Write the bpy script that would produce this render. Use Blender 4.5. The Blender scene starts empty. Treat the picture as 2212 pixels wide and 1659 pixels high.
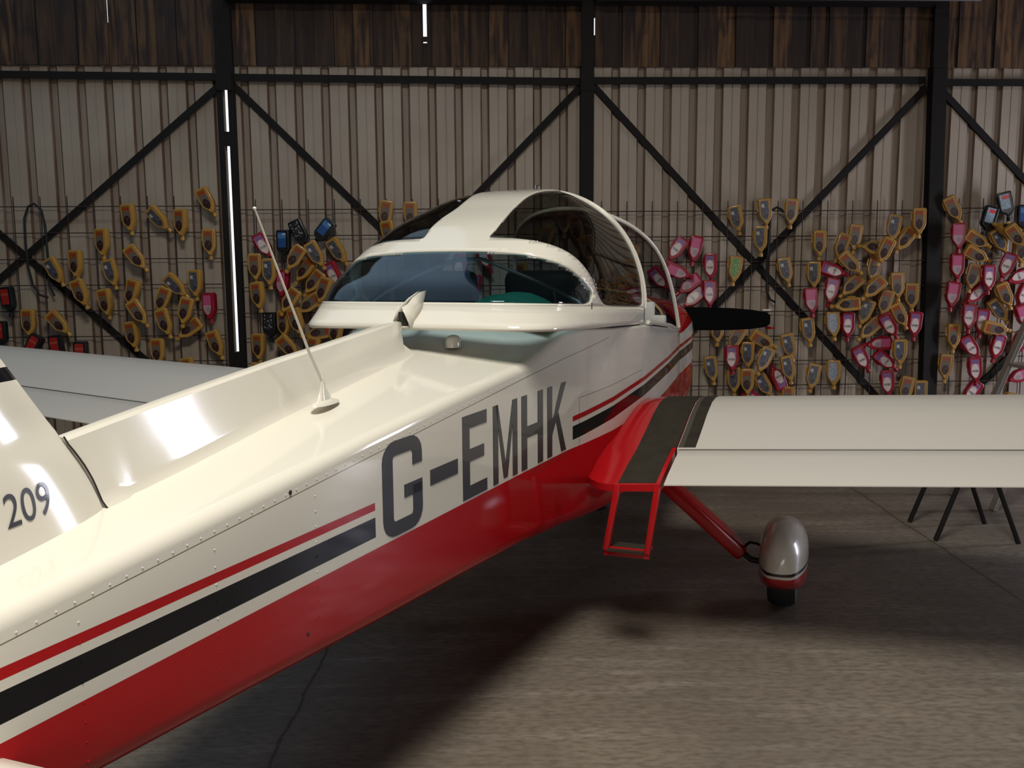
import bpy, bmesh, math, random
from mathutils import Vector, Matrix
from mathutils.geometry import delaunay_2d_cdt
random.seed(7)
sc = bpy.context.scene
COL = sc.collection

# ------------------------------------------------------------------ camera
FPX, HOR, ROLL, HC = 2000.0, 566.0, -.0067, 1.44
pt = math.atan((829.5 - HOR) / FPX)
cR0 = Vector((1, 0, 0)); cF = Vector((0, math.cos(pt), -math.sin(pt))); cU0 = cR0.cross(cF)
cR = math.cos(ROLL) * cR0 + math.sin(ROLL) * cU0
cU = -math.sin(ROLL) * cR0 + math.cos(ROLL) * cU0
cam_data = bpy.data.cameras.new('camera'); cam = bpy.data.objects.new('camera', cam_data); COL.objects.link(cam)
cam_data.sensor_fit = 'HORIZONTAL'; cam_data.sensor_width = 36; cam_data.lens = 36 * FPX / 2212
cam_data.clip_start = .02
M = Matrix((cR, cU, -cF)).transposed().to_4x4(); M.translation = Vector((0, 0, HC))
cam.matrix_world = M
sc.camera = cam

# ------------------------------------------------------------------ light
vs = sc.view_settings
vs.view_transform = 'Standard'; vs.look = 'None'; vs.gamma = 1; vs.use_curve_mapping = False
vs.exposure = 0.0
world = bpy.data.worlds.new('sky'); sc.world = world; world.use_nodes = True
bgn = world.node_tree.nodes['Background']
bgn.inputs[0].default_value = (.82, .87, 1.0, 1); bgn.inputs[1].default_value = 1.6

def area(name, loc, target, sx, sy, power, col=(1, 1, 1)):
    ld = bpy.data.lights.new(name, 'AREA'); ld.shape = 'RECTANGLE'; ld.size = sx; ld.size_y = sy
    ld.energy = power; ld.color = col
    o = bpy.data.objects.new(name, ld); COL.objects.link(o); o.location = loc
    d = Vector(target) - Vector(loc); o.rotation_euler = d.to_track_quat('-Z', 'Y').to_euler()
    return o
# daylight through the openings of the building (each opening is modelled below)
area('daylight_hangar_doorway', (3.9, -7.85, 1.9), (1.6, 0, 1.6), 4.1, 3.5, 80, (1.0, .88, .82))
area('daylight_side_doorway', (6.3, 5.4, 1.1), (0, 4.6, .7), .42, 2.1, 85, (.84, .84, 1.0))
area('daylight_roof_light', (-.1, .8, 4.55), (-.1, .8, 0), 1.1, 1.5, 228, (1.0, .95, .85))
area('daylight_roof_light_over_wing', (-3.0, 4.3, 4.55), (-3.0, 4.3, 0), 4.2, 4.8, 24, (.78, .88, 1.0))

# ------------------------------------------------------------------ materials
def mat(name, col, rough=.5, metal=0, coat=0, spec=.5, noise=None, bump=None, trans=0):
    m = bpy.data.materials.new(name); m.use_nodes = True
    nt = m.node_tree; b = nt.nodes['Principled BSDF']
    b.inputs['Base Color'].default_value = (*col, 1); b.inputs['Roughness'].default_value = rough
    b.inputs['Metallic'].default_value = metal; b.inputs['Coat Weight'].default_value = coat
    b.inputs['Coat Roughness'].default_value = .03
    b.inputs['Specular IOR Level'].default_value = spec
    if noise:
        sc_, amt, col2 = noise
        tc = nt.nodes.new('ShaderNodeTexCoord'); n = nt.nodes.new('ShaderNodeTexNoise')
        n.inputs['Scale'].default_value = sc_; n.inputs['Detail'].default_value = 5
        nt.links.new(tc.outputs['Object'], n.inputs['Vector'])
        r = nt.nodes.new('ShaderNodeMapRange'); r.inputs[1].default_value = .5 - .5 * amt; r.inputs[2].default_value = .5 + .5 * amt
        nt.links.new(n.outputs['Fac'], r.inputs[0])
        mx = nt.nodes.new('ShaderNodeMix'); mx.data_type = 'RGBA'
        mx.inputs[6].default_value = (*col, 1); mx.inputs[7].default_value = (*col2, 1)
        nt.links.new(r.outputs[0], mx.inputs[0]); nt.links.new(mx.outputs[2], b.inputs['Base Color'])
    if bump:
        sc_, st = bump
        tc = nt.nodes.new('ShaderNodeTexCoord'); n = nt.nodes.new('ShaderNodeTexNoise'); n.inputs['Scale'].default_value = sc_
        nt.links.new(tc.outputs['Object'], n.inputs['Vector'])
        bp = nt.nodes.new('ShaderNodeBump'); bp.inputs['Strength'].default_value = st; bp.inputs['Distance'].default_value = .01
        nt.links.new(n.outputs['Fac'], bp.inputs['Height']); nt.links.new(bp.outputs[0], b.inputs['Normal'])
    return m

class NT:
    """tiny node helper"""
    def __init__(s, m): s.nt = m.node_tree; s.b = s.nt.nodes['Principled BSDF']
    def m(s, op, a, b=None, c=None):
        n = s.nt.nodes.new('ShaderNodeMath'); n.operation = op
        for i, v in enumerate((a, b, c)):
            if v is None: continue
            if isinstance(v, (int, float)): n.inputs[i].default_value = v
            else: s.nt.links.new(v, n.inputs[i])
        return n.outputs[0]
    def band(s, v, lo, hi):
        return s.m('MULTIPLY', s.m('GREATER_THAN', v, lo), s.m('LESS_THAN', v, hi))
    def mix(s, f, a, b):
        n = s.nt.nodes.new('ShaderNodeMix'); n.data_type = 'RGBA'
        for i, v in ((0, f), (6, a), (7, b)):
            if isinstance(v, (int, float)): n.inputs[i].default_value = v
            elif isinstance(v, tuple): n.inputs[i].default_value = (*v, 1)
            else: s.nt.links.new(v, n.inputs[i])
        return n.outputs[2]
    def obj(s):
        tc = s.nt.nodes.new('ShaderNodeTexCoord'); sp = s.nt.nodes.new('ShaderNodeSeparateXYZ')
        s.nt.links.new(tc.outputs['Object'], sp.inputs[0]); s.tc = tc.outputs['Object']
        return sp.outputs
    def noise(s, scale, detail=4, vec=None, mapping=None):
        n = s.nt.nodes.new('ShaderNodeTexNoise'); n.inputs['Scale'].default_value = scale; n.inputs['Detail'].default_value = detail
        v = vec or s.tc
        if mapping:
            mp = s.nt.nodes.new('ShaderNodeMapping'); mp.inputs['Scale'].default_value = mapping
            s.nt.links.new(v, mp.inputs[0]); v = mp.outputs[0]
        s.nt.links.new(v, n.inputs['Vector']); return n.outputs['Fac']
    def rng(s, v, a, b, c=0., d=1.):
        n = s.nt.nodes.new('ShaderNodeMapRange'); s.nt.links.new(v, n.inputs[0])
        for i, x in enumerate((a, b, c, d)): n.inputs[i + 1].default_value = x
        return n.outputs[0]
    def base(s, c): s.nt.links.new(c, s.b.inputs['Base Color'])
    def bump(s, h, strength=.4, dist=.01):
        n = s.nt.nodes.new('ShaderNodeBump'); n.inputs['Strength'].default_value = strength; n.inputs['Distance'].default_value = dist
        s.nt.links.new(h, n.inputs['Height']); s.nt.links.new(n.outputs[0], s.b.inputs['Normal'])

CREAM = (.645, .615, .535); RED = (.38, .007, .010); BLACK = (.006, .006, .008)
cream = mat('cream_paint', CREAM, .08)
wingwhite = mat('wing_white_paint', (.57, .54, .49), .36)
red = mat('red_paint', RED, .16)
blackp = mat('black_paint', BLACK, .3, coat=.4)
textp = mat('black_vinyl', (.012, .012, .014), .3, coat=.3)
rubber = mat('black_rubber', (.012, .012, .012), .75)
grip = mat('grit_walkway', (.022, .019, .014), .9, spec=.2, noise=(14, .7, (.044, .037, .026)), bump=(400, .5))
gripg = mat('worn_grit', (.065, .058, .048), .9, spec=.2)
steel = mat('dark_steel', (.006, .0055, .005), .75, spec=.25, noise=(6, .6, (.012, .009, .007)))
rusty = mat('rusty_wire', (.035, .016, .010), .7)
alu = mat('aluminium', (.42, .41, .38), .35, metal=.8)
greym = mat('grey_metal', (.25, .25, .26), .4, metal=.5)
cabin = mat('dark_cabin_lining', (.018, .020, .022), .8)
seatm = mat('black_seat_vinyl', (.02, .022, .025), .5)
greenm = mat('green_fabric', (.01, .14, .08), .8)
beigem = mat('beige_trim', (.5, .5, .46), .6)
brownm = mat('tan_trim', (.25, .15, .05), .5)
chrome = mat('chrome', (.8, .8, .8), .12, metal=1)
seamdark = mat('dark_gap', (.02, .018, .015), .8)

def glass(name, tint, rough=0.0):
    m = bpy.data.materials.new(name); m.use_nodes = True; nt = m.node_tree; nt.nodes.clear()
    out = nt.nodes.new('ShaderNodeOutputMaterial')
    tr = nt.nodes.new('ShaderNodeBsdfTransparent'); tr.inputs[0].default_value = (*tint, 1)
    gl = nt.nodes.new('ShaderNodeBsdfGlossy'); gl.inputs['Roughness'].default_value = .03
    lw = nt.nodes.new('ShaderNodeLayerWeight'); lw.inputs[0].default_value = .5
    p5 = nt.nodes.new('ShaderNodeMath'); p5.operation = 'POWER'; p5.inputs[1].default_value = 4.0; nt.links.new(lw.outputs['Facing'], p5.inputs[0])
    fr = nt.nodes.new('ShaderNodeMath'); fr.operation = 'MULTIPLY_ADD'; fr.inputs[1].default_value = .85; fr.inputs[2].default_value = .035; nt.links.new(p5.outputs[0], fr.inputs[0])
    mx = nt.nodes.new('ShaderNodeMixShader')
    nt.links.new(fr.outputs[0], mx.inputs[0]); nt.links.new(tr.outputs[0], mx.inputs[1]); nt.links.new(gl.outputs[0], mx.inputs[2])
    nt.links.new(mx.outputs[0], out.inputs[0]); return m
smoke = glass('smoked_perspex', (.52, .53, .50)); blueglass = glass('blue_tinted_perspex', (.62, .74, .80))
clearglass = glass('clear_perspex', (.68, .68, .70))

# ------------------------------------------------------------------ mesh builder
class MB:
    def __init__(s): s.v = []; s.f = []; s.mi = []; s.mats = []
    def mid(s, m):
        if m not in s.mats: s.mats.append(m)
        return s.mats.index(m)
    def add(s, vs, fs, m):
        k = len(s.v); s.v += [tuple(v) for v in vs]; i = s.mid(m)
        for f in fs: s.f.append(tuple(k + j for j in f)); s.mi.append(i)
    def box(s, c, d, m, rot=None, bev=0):
        x, y, z = d[0] / 2, d[1] / 2, d[2] / 2
        if bev:
            bm = bmesh.new(); bmesh.ops.create_cube(bm, size=1)
            for v in bm.verts: v.co = Vector((v.co.x * d[0], v.co.y * d[1], v.co.z * d[2]))
            bmesh.ops.bevel(bm, geom=bm.edges[:], offset=bev, segments=2, affect='EDGES', profile=.5)
            bm.verts.index_update()
            vs = [v.co.copy() for v in bm.verts]; fs = [[v.index for v in f.verts] for f in bm.faces]; bm.free()
        else:
            vs = [Vector((a * x, b * y, e * z)) for a in (-1, 1) for b in (-1, 1) for e in (-1, 1)]
            fs = [(0, 1, 3, 2), (4, 6, 7, 5), (0, 4, 5, 1), (2, 3, 7, 6), (0, 2, 6, 4), (1, 5, 7, 3)]
        if rot is not None: vs = [rot @ v for v in vs]
        s.add([v + Vector(c) for v in vs], fs, m)
    def bar(s, a, b, w, t, m, up=(0, 0, 1), bev=0):
        a = Vector(a); b = Vector(b); d = b - a; z = d.normalized(); x = Vector(up).cross(z)
        if x.length < 1e-4: x = Vector((1, 0, 0)).cross(z)
        x.normalize(); y = z.cross(x)
        s.box((a + b) / 2, (w, t, d.length), m, Matrix((x, y, z)).transposed(), bev)
    def tube(s, pts, r, m, n=8, caps=True, closed=False):
        pts = [Vector(p) for p in pts]; rs = r if isinstance(r, (list, tuple)) else [r] * len(pts)
        vs = []; ref = None
        for i, p in enumerate(pts):
            a = pts[i - 1] if i else (pts[-1] if closed else p); b = pts[(i + 1) % len(pts)] if (i < len(pts) - 1 or closed) else p
            t = (b - a).normalized()
            if ref is None: ref = t.orthogonal().normalized()
            ref = (ref - t * ref.dot(t)).normalized(); bi = t.cross(ref)
            for k in range(n):
                an = 2 * math.pi * k / n; vs.append(p + (ref * math.cos(an) + bi * math.sin(an)) * rs[i])
        fs = []; L = len(pts)
        for i in range(L if closed else L - 1):
            j = (i + 1) % L
            for k in range(n): fs.append((i * n + k, i * n + (k + 1) % n, j * n + (k + 1) % n, j * n + k))
        if caps and not closed: fs += [tuple(range(n))[::-1], tuple((L - 1) * n + k for k in range(n))]
        s.add(vs, fs, m)
    def lathe(s, prof, m, M4=Matrix.Identity(4), n=28, sx=1, sy=1):
        vs = []
        for r, z in prof:
            for k in range(n):
                a = 2 * math.pi * k / n; vs.append(M4 @ Vector((r * math.cos(a) * sx, r * math.sin(a) * sy, z)))
        fs = [(i * n + k, i * n + (k + 1) % n, (i + 1) * n + (k + 1) % n, (i + 1) * n + k) for i in range(len(prof) - 1) for k in range(n)]
        fs += [tuple(range(n))[::-1], tuple((len(prof) - 1) * n + k for k in range(n))]
        s.add(vs, fs, m)
    def grid(s, rows, m, flip=False, closed=False):
        nr, nc = len(rows), len(rows[0]); vs = [p for r in rows for p in r]; fs = []
        for i in range(nr - 1):
            for k in range(nc if closed else nc - 1):
                q = (i * nc + k, i * nc + (k + 1) % nc, (i + 1) * nc + (k + 1) % nc, (i + 1) * nc + k)
                fs.append(q[::-1] if flip else q)
        s.add(vs, fs, m)
    def prism(s, poly, axis_pts, m):
        """poly: list of 2-D points, axis_pts: function (x,y,k)->3-D for k in 0,1"""
        n = len(poly); vs = [axis_pts(x, y, 0) for x, y in poly] + [axis_pts(x, y, 1) for x, y in poly]
        fs = [tuple(range(n))[::-1], tuple(range(n, 2 * n))] + [(i, (i + 1) % n, n + (i + 1) % n, n + i) for i in range(n)]
        s.add(vs, fs, m)
    def build(s, name, parent=None, smooth=None, fix=True):
        me = bpy.data.meshes.new(name); me.from_pydata([tuple(v) for v in s.v], [], s.f)
        for m in s.mats: me.materials.append(m)
        me.polygons.foreach_set('material_index', s.mi)
        if fix:
            bm = bmesh.new(); bm.from_mesh(me)
            bmesh.ops.remove_doubles(bm, verts=bm.verts, dist=1e-6)
            bmesh.ops.recalc_face_normals(bm, faces=bm.faces[:]); bm.to_mesh(me); bm.free()
        if smooth is not None:
            me.polygons.foreach_set('use_smooth', [True] * len(me.polygons))
            me.set_sharp_from_angle(angle=math.radians(smooth))
        o = bpy.data.objects.new(name, me); COL.objects.link(o)
        if parent: o.parent = parent
        return o

def tag(o, label, cat, group=None):
    o['label'] = label; o['category'] = cat
    if group: o['group'] = group
    return o
def structure(o): o['kind'] = 'structure'; return o
def empty(name, loc=(0, 0, 0), rz=0):
    o = bpy.data.objects.new(name, None); COL.objects.link(o); o.location = loc; o.rotation_euler = (0, 0, rz); o.empty_display_size = .2
    return o
def interp(x, xs, ys):
    if x <= xs[0]: return ys[0]
    for i in range(1, len(xs)):
        if x <= xs[i]:
            t = (x - xs[i - 1]) / (xs[i] - xs[i - 1]); return ys[i - 1] + t * (ys[i] - ys[i - 1])
    return ys[-1]
def sm(t): t = max(0., min(1., t)); return t * t * (3 - 2 * t)

BOTTLES=[(-2.1585,1.8724,25,'A'),(-2.711,1.7557,5,'A'),(-2.5001,1.7503,40,'B'),(-2.3518,1.7187,0,'A'),(-2.906,1.5843,0,'A'),(-2.1594,1.5801,0,'A'),(-2.6701,1.4762,35,'A'),(-3.1003,1.4346,0,'A'),(-3.2442,1.3866,25,'B'),(-2.8576,1.3704,12,'B'),(-3.0786,1.2288,18,'A'),(-2.7291,1.2259,-15,'A'),(-2.9061,1.1599,8,'A'),(-2.4016,1.2772,42,'B'),(-2.2717,1.2897,0,'B'),(-2.5185,1.1745,-22,'A'),(-2.6795,1.0856,30,'A'),(-2.3575,1.0962,-15,'A'),(-2.1814,1.1263,0,'R'),(-2.5004,1.0158,15,'A'),(-2.3417,0.9688,-55,'A'),(-2.7333,0.9272,8,'A'),(-2.1449,0.857,18,'A'),(-2.5659,0.8021,0,'A'),(-3.2431,1.0186,38,'A'),(-3.4594,1.0207,0,'A'),(-3.5925,1.1838,5,'N'),(-3.6637,0.9415,0,'N'),(-3.4498,0.8485,-30,'N'),(-3.2733,0.8375,5,'N'),(-3.1075,0.79,0,'N'),(-2.3485,0.6617,10,'A'),(-1.7698,1.5556,30,'R'),(-1.635,1.5726,0,'K'),(-1.5159,1.6479,25,'M'),(-1.3586,1.6605,-40,'K'),(-1.8432,1.4036,0,'A'),(-1.7462,1.3669,0,'B'),(-1.5672,1.4692,-35,'A'),(-1.4047,1.4906,28,'B'),(-1.2464,1.5165,30,'B'),(-1.4986,1.3787,-38,'A'),(-1.4385,1.2924,-38,'A'),(-1.2787,1.3455,25,'R'),(-1.655,1.285,-5,'R'),(-1.8293,1.2004,5,'A'),(-1.6146,1.1623,-35,'A'),(-1.4798,1.1429,-55,'A'),(-1.3682,1.2329,-20,'A'),(-1.757,0.9859,0,'M'),(-1.6527,0.994,0,'A'),(-1.8402,0.8309,0,'A'),(-1.6227,0.8285,40,'A'),(-1.4189,0.9366,-80,'A'),(-1.287,0.9353,-10,'A'),(-1.8536,0.6188,0,'A'),(-0.906,1.7744,-8,'A'),(-0.7259,1.7647,0,'A'),(-0.8824,1.6312,10,'A'),(-1.46,0.799,-10,'A'),(-1.5615,1.0114,15,'A'),(1.197,1.5136,-38,'R'),(1.3363,1.5128,-12,'R'),(1.4587,1.3847,0,'R'),(1.2295,1.3569,65,'R'),(1.2911,1.2581,-55,'R'),(1.328,1.1591,-50,'R'),(1.4529,1.1877,0,'R'),(1.6454,1.7301,12,'B'),(1.8536,1.7777,5,'B'),(2.0485,1.7769,-5,'A'),(1.8243,1.5783,0,'B'),(1.6345,1.3638,-8,'G'),(2.2626,1.5464,0,'A'),(2.0222,1.3512,12,'B'),(2.2355,1.32,0,'B'),(2.2222,1.1265,5,'R'),(1.5141,0.9186,0,'A'),(1.6572,0.857,-30,'A'),(1.8707,0.8447,60,'A'),(1.7569,0.7302,0,'B'),(1.6356,0.7064,0,'R'),(1.4851,0.6274,8,'B'),(1.87,0.6936,-25,'B'),(2.0657,0.7923,15,'B'),(2.2046,0.9066,8,'B'),(2.061,0.6255,12,'B'),(1.9754,0.5809,-155,'R'),(1.6548,0.5443,0,'B'),(1.7573,0.5278,0,'A'),(1.8907,0.5057,30,'B'),(2.2476,0.5622,-12,'B'),(1.8221,0.3995,50,'R'),(2.0633,0.3962,0,'A'),(2.4262,1.5261,-20,'A'),(2.5297,1.5893,-8,'A'),(2.6639,1.5296,-100,'A'),(2.512,1.4074,45,'A'),(2.8151,1.6564,-10,'B'),(2.895,1.5775,-38,'A'),(3.0054,1.7045,0,'A'),(2.7517,1.4946,-25,'A'),(2.6813,1.3667,-15,'A'),(2.3873,1.3589,70,'R'),(2.3631,1.2005,-12,'R'),(2.5089,1.239,-48,'A'),(2.6776,1.2228,-48,'A'),(2.8658,1.2362,3,'A'),(2.9824,1.1554,0,'A'),(2.4735,1.1099,-85,'A'),(2.6296,1.0385,-22,'B'),(2.7748,1.1072,-15,'A'),(2.897,1.0159,28,'A'),(2.5007,0.9444,0,'R'),(2.8287,0.9411,30,'R'),(2.6605,0.9176,-48,'A'),(3.0137,0.9443,-5,'R'),(2.7318,0.816,-88,'R'),(2.624,0.6957,28,'R'),(2.8051,0.6783,50,'R'),(2.9054,0.7381,0,'B'),(2.8287,0.5046,5,'R'),(2.9658,0.4567,-12,'A'),(3.0869,0.4243,0,'B'),(2.3931,0.9505,5,'W'),(2.4074,0.5865,0,'W'),(3.2697,1.7963,28,'A'),(3.3117,1.5949,0,'R'),(3.3142,1.3722,0,'R'),(3.4663,1.5743,60,'A'),(3.4626,1.4655,62,'A'),(3.6365,1.5585,30,'B'),(3.6763,1.657,-115,'A'),(3.5289,1.7217,-15,'K'),(3.6553,1.8241,15,'K'),(3.7997,1.7303,0,'K'),(3.4316,1.2967,-15,'A'),(3.2902,1.1629,-8,'R'),(3.4597,1.1715,-50,'R'),(3.5558,1.2858,0,'R'),(3.6842,1.3746,-22,'R'),(3.7768,1.2991,-72,'R'),(3.7623,1.5974,40,'A'),(3.7953,1.4882,0,'A'),(3.4288,0.9958,-3,'R'),(3.5189,0.9596,-8,'R'),(3.6928,1.1595,25,'A'),(3.6588,1.044,35,'B'),(3.6512,0.9178,78,'A'),(3.8276,1.1583,-20,'R'),(3.8487,0.9968,20,'R'),(3.4627,0.7725,35,'R'),(3.6501,0.7705,-15,'R'),(3.3078,0.8504,0,'A'),(3.2687,0.6218,-5,'A'),(3.8153,0.7941,-25,'R'),(3.4938,0.5986,5,'R'),(3.4673,0.4294,-35,'R'),(3.8309,0.5585,-70,'R'),(3.8432,0.3727,80,'A'),(-0.5096,1.2893,30,'R'),(-0.3766,1.3889,0,'R'),(-0.2838,1.2539,-15,'R'),(-0.1902,1.4613,20,'R'),(0.3787,1.7183,0,'A'),(0.4771,1.6579,12,'A'),(0.2365,1.5924,-20,'A'),(1.092,1.3041,40,'R'),(0.7669,1.1332,0,'R'),(0.8421,1.1837,15,'R'),(0.6626,1.3209,-20,'A'),(0.5591,1.5236,10,'A'),(0.0829,1.3252,15,'A'),(0.8669,1.4545,-15,'B')]

# ================================================================== the hangar
WROT = math.atan(.047)
def onwall(o):
    o.location = (0, 6.9, 0); o.rotation_euler = (0, 0, WROT); return o

# --- floor
m = mat('concrete_floor', (.3, .27, .23), .55); g = NT(m); X, Y, Z = g.obj()
n1 = g.noise(1.1, 6); n2 = g.noise(7, 8); n3 = g.noise(60, 3); n4 = g.noise(4, 8, mapping=(.35, 3.6, 1)); n5 = g.noise(38, 6, mapping=(.6, 1.6, 1))
c = g.mix(g.rng(n1, .35, .68), (.150, .126, .100), (.235, .200, .155))
c = g.mix(g.rng(n2, .3, .75, 0, .55), c, (.13, .112, .09))
c = g.mix(g.rng(n4, .52, .75, 0, .5), c, (.33, .30, .25))
c = g.mix(g.rng(n5, .42, .66, 0, .7), c, (.10, .080, .060))
wob = g.m('MULTIPLY', g.m('SUBTRACT', g.noise(5, 5), .5), .05)
xx = g.m('ADD', X, wob); cellx = g.m('PINGPONG', g.m('SUBTRACT', xx, -.705), 1.43)
jx = g.m('LESS_THAN', cellx, .006); jx2 = g.rng(cellx, 0, .05, .45, 0)
hn = g.rng(n3, .35, .7, .5, 1)
c = g.mix(jx2, c, (.13, .105, .08)); c = g.mix(g.m('MULTIPLY', jx, hn), c, (.045, .034, .026))
spots = g.m('GREATER_THAN', g.noise(9, 2), .735); c = g.mix(g.m('MULTIPLY', spots, .6), c, (.09, .075, .06))
g.base(c); g.nt.links.new(g.rng(n2, .3, .7, .42, .62), g.b.inputs['Roughness']); g.bump(n3, .15, .004)
b = MB(); b.box((.25, -.3, -.1), (14.5, 16.6, .2), m); structure(b.build('floor'))

# --- corrugated sheet wall (back)
m = mat('corrugated_sheet', (.36, .33, .29), .55); g = NT(m); X, Y, Z = g.obj()
streak = g.noise(3, 5, mapping=(9, 1, .5)); blot = g.noise(1.6, 6)
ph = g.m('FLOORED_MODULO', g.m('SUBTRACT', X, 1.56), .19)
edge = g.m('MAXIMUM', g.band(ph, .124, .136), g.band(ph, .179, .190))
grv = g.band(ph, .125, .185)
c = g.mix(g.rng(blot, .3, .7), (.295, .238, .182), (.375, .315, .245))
c = g.mix(g.m('MULTIPLY', grv, g.rng(streak, .3, .6, .35, .8)), c, (.225, .168, .125))  # brown streaky groove tint, partly shade of the recesses painted into the colour
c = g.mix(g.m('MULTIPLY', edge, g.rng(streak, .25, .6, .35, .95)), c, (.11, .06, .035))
c = g.mix(g.m('MULTIPLY', g.m('GREATER_THAN', streak, .66), .2), c, (.22, .16, .12))
# horizontal sheet overlap stain
ov = g.band(Z, 1.735, 1.765); c = g.mix(g.m('MULTIPLY', ov, .3), c, (.15, .1, .07))
g.base(c)
SLIT = (-2.032, -1.998)
def sheet(b, ua, ub, za, zb):
    rows_lo, rows_hi = [], []
    u = ua; pts = []
    k0 = math.floor((ua - 1.56) / .19) - 1
    for k in range(k0, k0 + int((ub - ua) / .19) + 4):
        s0 = 1.56 + .19 * k
        for du, dy in ((0, 0), (.058, 0), (.061, .004), (.066, .004), (.069, 0), (.125, 0), (.137, .024), (.172, .024), (.19, 0)):
            if ua < s0 + du < ub: pts.append((s0 + du, dy))
    pts = [(ua, 0)] + pts + [(ub, 0)]
    pts2 = []
    for p in pts:
        if not pts2 or p[0] - pts2[-1][0] > 1e-5: pts2.append(p)
    b.grid([[(p[0], p[1], za) for p in pts2], [(p[0], p[1], zb) for p in pts2]], m)
    b.grid([[(p[0], p[1] + .004, za) for p in pts2], [(p[0], p[1] + .004, zb) for p in pts2]], m, flip=True)
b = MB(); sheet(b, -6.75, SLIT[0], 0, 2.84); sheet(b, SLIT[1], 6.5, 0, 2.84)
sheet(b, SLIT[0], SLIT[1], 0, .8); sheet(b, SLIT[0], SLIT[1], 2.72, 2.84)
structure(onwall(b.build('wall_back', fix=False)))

# --- timber boarding above the sheets
m = mat('old_timber_boards', (.12, .06, .03), .8); g = NT(m); X, Y, Z = g.obj()
wn = g.nt.nodes.new('ShaderNodeTexWhiteNoise'); wn.noise_dimensions = '1D'
cell = g.m('FLOOR', g.m('DIVIDE', g.m('ADD', X, 7), .137)); g.nt.links.new(cell, wn.inputs['W'])
grain = g.noise(2.2, 8, mapping=(14, 3, 1.1)); knots = g.noise(5, 4, mapping=(2.5, 1, .8))
c = g.mix(wn.outputs[0], (.020, .010, .007), (.155, .078, .028))
c = g.mix(g.rng(grain, .42, .62), c, (.022, .010, .007))
c = g.mix(g.rng(knots, .55, .66, 0, .8), c, (.015, .009, .008))
c = g.mix(g.rng(grain, .2, .36, .5, 0), c, (.17,.10,.045))
fr = g.m('FRACT', g.m('DIVIDE', g.m('ADD', X, 7), .137)); gap = g.m('GREATER_THAN', g.m('ABSOLUTE', g.m('SUBTRACT', fr, .5)), .475)
c = g.mix(gap, c, (.004, .003, .003)); g.base(c)
b = MB()
slits = [(-.617, -.590, [(2.99, 3.0), (3.035, 3.26)]), (.590, .612, [(3.05, 3.17)]), (3.078, 3.094, [(3.06, 3.30)]), (.600, .607, [(2.84, 3.05)]),
         (-2.815, -2.809, [(3.12, 3.3)]), (2.266, 2.270, [(3.1, 3.14)])]
slits.sort(); edges = []
slits = [s for s in slits if s[0] != .600]
u = -6.75; k = 0
for s0, s1, op in slits + [(6.5, 6.5, [])]:
    while u < s0 - 1e-6:
        nxt = min(s0, (math.floor((u + 7 + 1e-6) / .137) + 1) * .137 - 7)
        b.box(((u + nxt) / 2, -.012 * (k % 2) - .01, 3.72), (nxt - u, .022, 1.78), m); u = nxt; k += 1
    if s1 > s0:
        z = 2.83
        for a, c_ in op:
            if a > z: b.box(((s0 + s1) / 2, -.008, (z + a) / 2), (s1 - s0, .014, a - z), m)
            z = c_
        b.box(((s0 + s1) / 2, -.008, (z + 4.61) / 2), (s1 - s0, .014, 4.61 - z), m)
        u = s1
structure(onwall(b.build('trim_1', fix=False)))['label'] = 'dark brown upright boards above the metal sheets'

# --- steel frame: columns, rail, braces (each a piece of its own)
tn = [1]
def trim(b, label, **k):
    tn[0] += 1; o = structure(onwall(b.build('trim_%d' % tn[0], fix=False, **k))); o['label'] = label; return o
def hb(x, fr=.02): return x
def column(ua, ub_, zt, w, label, slit=False):
    b = MB()
    if slit:
        # two angle irons with an open slot between them
        for s, wd in ((-1, .040), (1, .040)):
            b.bar((ua + s * (.017 + wd / 2), -.06, 0), (ub_ + s * (.017 + wd / 2), -.06, zt), wd, .012, steel, up=(0, 1, 0))
            b.bar((ua + s * .055, -.03, 0), (ub_ + s * .055, -.03, zt), .008, .07, steel, up=(0, 1, 0))
        for z0, z1 in ((0, .8), (2.27, 2.37), (2.69, 4.6)):
            t0, t1 = z0 / zt, z1 / zt
            b.bar((ua + (ub_ - ua) * t0, -.056, z0), (ua + (ub_ - ua) * t1, -.056, z1), .05, .014, steel, up=(0, 1, 0))
    else:
        b.bar((ua, -.085, 0), (ub_, -.085, zt), w, .012, steel, up=(0, 1, 0))
        b.bar((ua, -.012, 0), (ub_, -.012, zt), w, .010, steel, up=(0, 1, 0))
        b.bar((ua, -.05, 0), (ub_, -.05, zt), .012, .07, steel, up=(0, 1, 0))
    b.box((ua + (ub_ - ua) * .6, -.094, 2.73), (w * 1.02, .006, .16), steel); b.box((ua, -.05, .01), (w * 1.8, .12, .02), steel)
    trim(b, label)
column(-2.015, -2.015, 4.6, .105, 'dark steel column with a bright daylight slot left of the aeroplane', True)
column(.549, .549, 4.6, .092, 'dark steel column rising behind the canopy')
column(3.175, 3.09, 4.6, .105, 'dark steel column right of the propeller')
column(5.75, 5.75, 4.6, .105, 'steel column near the right wall'); column(-4.6, -4.6, 4.6, .105, 'steel column near the left wall')
for a, b_, z0, z1, lb in ((-6.7, -2.08, 2.790, 2.748, 'leftmost length of horizontal rail under the boards'), (-1.96, .50, 2.745, 2.722, 'horizontal rail between daylight column and canopy column'),
                          (.60, 3.04, 2.728, 2.738, 'horizontal rail right of the canopy column'), (3.15, 6.3, 2.722, 2.722, 'rightmost length of horizontal rail')):
    b = MB(); b.bar((a, -.045, z0), (b_, -.045, z1), .05, .008, steel, up=(0, 1, 0)); b.bar((a, -.02, z0 + .022), (b_, -.02, z1 + .022), .008, .045, steel, up=(0, 1, 0))
    trim(b, lb)
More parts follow.
